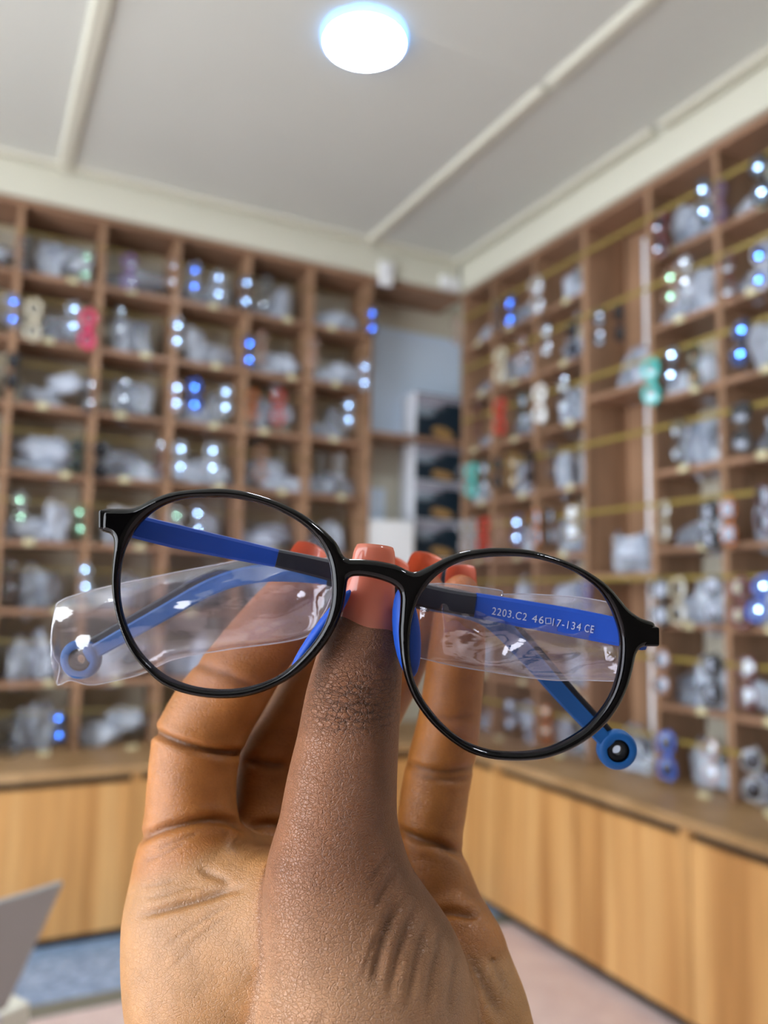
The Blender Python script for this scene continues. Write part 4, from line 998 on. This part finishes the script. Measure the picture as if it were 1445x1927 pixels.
kn = N(nt, 'ShaderNodeAttribute', attribute_name='knuckle'); l3 = lines(520, .06, .0030, 2.0, .13)
inv = N(nt, 'ShaderNodeMath', operation='SUBTRACT'); inv.inputs[0].default_value = 1; nt.links.new(l3, inv.inputs[1])
km = N(nt, 'ShaderNodeMath', operation='MULTIPLY'); nt.links.new(inv.outputs[0], km.inputs[0]); nt.links.new(kn.outputs['Fac'], km.inputs[1])
a2 = N(nt, 'ShaderNodeMath', operation='MULTIPLY_ADD'); a2.inputs[1].default_value = -1.3; nt.links.new(km.outputs[0], a2.inputs[0]); nt.links.new(ad.outputs[0], a2.inputs[2])
b = N(nt, 'ShaderNodeBump', Distance=.0003); nt.links.new(a2.outputs[0], b.inputs['Height']); nt.links.new(st.outputs[0], b.inputs['Strength']); nt.links.new(b.outputs[0], p.inputs['Normal'])
dk = N(nt, 'ShaderNodeMapRange'); dk.inputs[3].default_value = .90; dk.inputs[4].default_value = 1.0; nt.links.new(l1, dk.inputs[0])
kd = N(nt, 'ShaderNodeMath', operation='MULTIPLY_ADD'); kd.inputs[1].default_value = -.42; nt.links.new(km.outputs[0], kd.inputs[0]); nt.links.new(dk.outputs[0], kd.inputs[2])
mm = N(nt, 'ShaderNodeMath', operation='MULTIPLY'); nt.links.new(r.outputs[0], mm.inputs[0]); nt.links.new(kd.outputs[0], mm.inputs[1])
mx = N(nt, 'ShaderNodeMix', data_type='RGBA', blend_type='MULTIPLY'); mx.inputs[0].default_value = 1; nt.links.new(vc.outputs[0], mx.inputs[6]); nt.links.new(mm.outputs[0], mx.inputs[7])
nt.links.new(mx.outputs[2], p.inputs['Base Color']); nt.links.new(p.outputs[0], out.inputs[0]); M['skin'] = m
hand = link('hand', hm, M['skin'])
hand.matrix_world = Matrix.Translation(HAND_O) @ BASIS.to_4x4()
tag(hand, 'dark-skinned hand with coral nails pinching the black eyeglasses by the bridge', 'hand')
# ---- long square-tipped gel nails
def nail(base, tip, wb, wt, arch, out_dir, thick=.0007, curl=.0012):
    """base, tip: (px,py,d) of the middle line; widths in px; out_dir: side the nail's outer face looks to (+1 towards the viewer)"""
    a, b = hl(*base), hl(*tip); t = b-a; L = np.linalg.norm(t); t /= L; zz = np.array([0, 0, 1.]); zz -= t*(zz@t); zz /= np.linalg.norm(zz); zz *= out_dir; w = np.cross(t, zz)
    n, m_ = 22, 17; kk = base[2]/FPX; v = []; f = []
    for s in (0, 1):
        for i in range(n):
            u = i/(n-1)
            for j in range(m_):
                q = (j/(m_-1)-.5)*2
                ww = (wb+(wt-wb)*u)*kk*.5
                e = 1.0
                uu = u
                if u > .9: e = 1-.10*((u-.9)/.1)**2
                cut_ = (.10*q*q)*(1-u)**2 - .012*(abs(q)**6)*u
                bow = curl*(4*u*(1-u))
                z = -arch*(q*q)+bow-s*thick
                v.append(a+t*L*(uu+cut_*.9)+w*ww*q*e+zz*z)
    for i in range(n-1):
        for j in range(m_-1):
            k = i*m_+j; f.append((k, k+1, k+m_+1, k+m_)); k += n*m_; f.append((k+m_, k+m_+1, k+1, k))
    o = n*m_
    for i in range(n-1):
        f.append((i*m_, (i+1)*m_, o+(i+1)*m_, o+i*m_)); k = m_-1; f.append((i*m_+k, o+i*m_+k, o+(i+1)*m_+k, (i+1)*m_+k))
    for j in range(m_-1):
        f.append((j, o+j, o+j+1, j+1)); k = (n-1)*m_; f.append((k+j, k+j+1, o+k+j+1, o+k+j))
    mb = MB(); mb.add(v, f); return mb.obj('fingernail', M['nail'], hand, True)
nail((688, 1203, .1733), (706, 1024, .1755), 108, 78, .0026, 1, curl=.0010)
nail((548, 1120, .2150), (592, 1024, .2120), 96, 62, .0030, -1)
nail((712, 1140, .2205), (745, 1048, .2160), 90, 60, .0026, -1)
nail((775, 1150, .2230), (806, 1040, .2190), 80, 62, .0026, -1)
nail((866, 1160, .2150), (866, 1062, .2130), 70, 54, .0022, -1)
# ================================================================== LIGHT, CAMERA
w = bpy.data.worlds.new('World'); S.world = w; w.use_nodes = True; nt = w.node_tree; nt.nodes.clear()
bg = nt.nodes.new('ShaderNodeBackground'); bg.inputs[0].default_value = (*WORLD_C, 1); bg.inputs[1].default_value = WORLD_S
wo = nt.nodes.new('ShaderNodeOutputWorld'); nt.links.new(bg.outputs[0], wo.inputs[0])
cam = bpy.data.cameras.new('camera'); co = bpy.data.objects.new('camera', cam); COL.objects.link(co)
cam.sensor_fit = 'VERTICAL'; cam.sensor_height = 36; cam.sensor_width = 27; cam.lens = 36*FPX/1927
cam.clip_start = .01; cam.clip_end = 60
co.matrix_world = Matrix.Translation(C0) @ BASIS.to_4x4()
cam.dof.use_dof = True; cam.dof.focus_distance = .172; cam.dof.aperture_fstop = (cam.lens*.001)/APERT
cam.dof.aperture_blades = 0
S.camera = co
S.view_settings.view_transform = 'Standard'; S.view_settings.look = 'None'; S.view_settings.gamma = 1; S.view_settings.use_curve_mapping = False
S.view_settings.exposure = EXPO
cy = S.cycles
cy.max_bounces = 8; cy.diffuse_bounces = 4; cy.glossy_bounces = 3; cy.transmission_bounces = 4; cy.transparent_max_bounces = 28
cy.caustics_reflective = False; cy.caustics_refractive = False; cy.sample_clamp_indirect = 6
cy.use_denoising = True
bpy.context.view_layer.update()
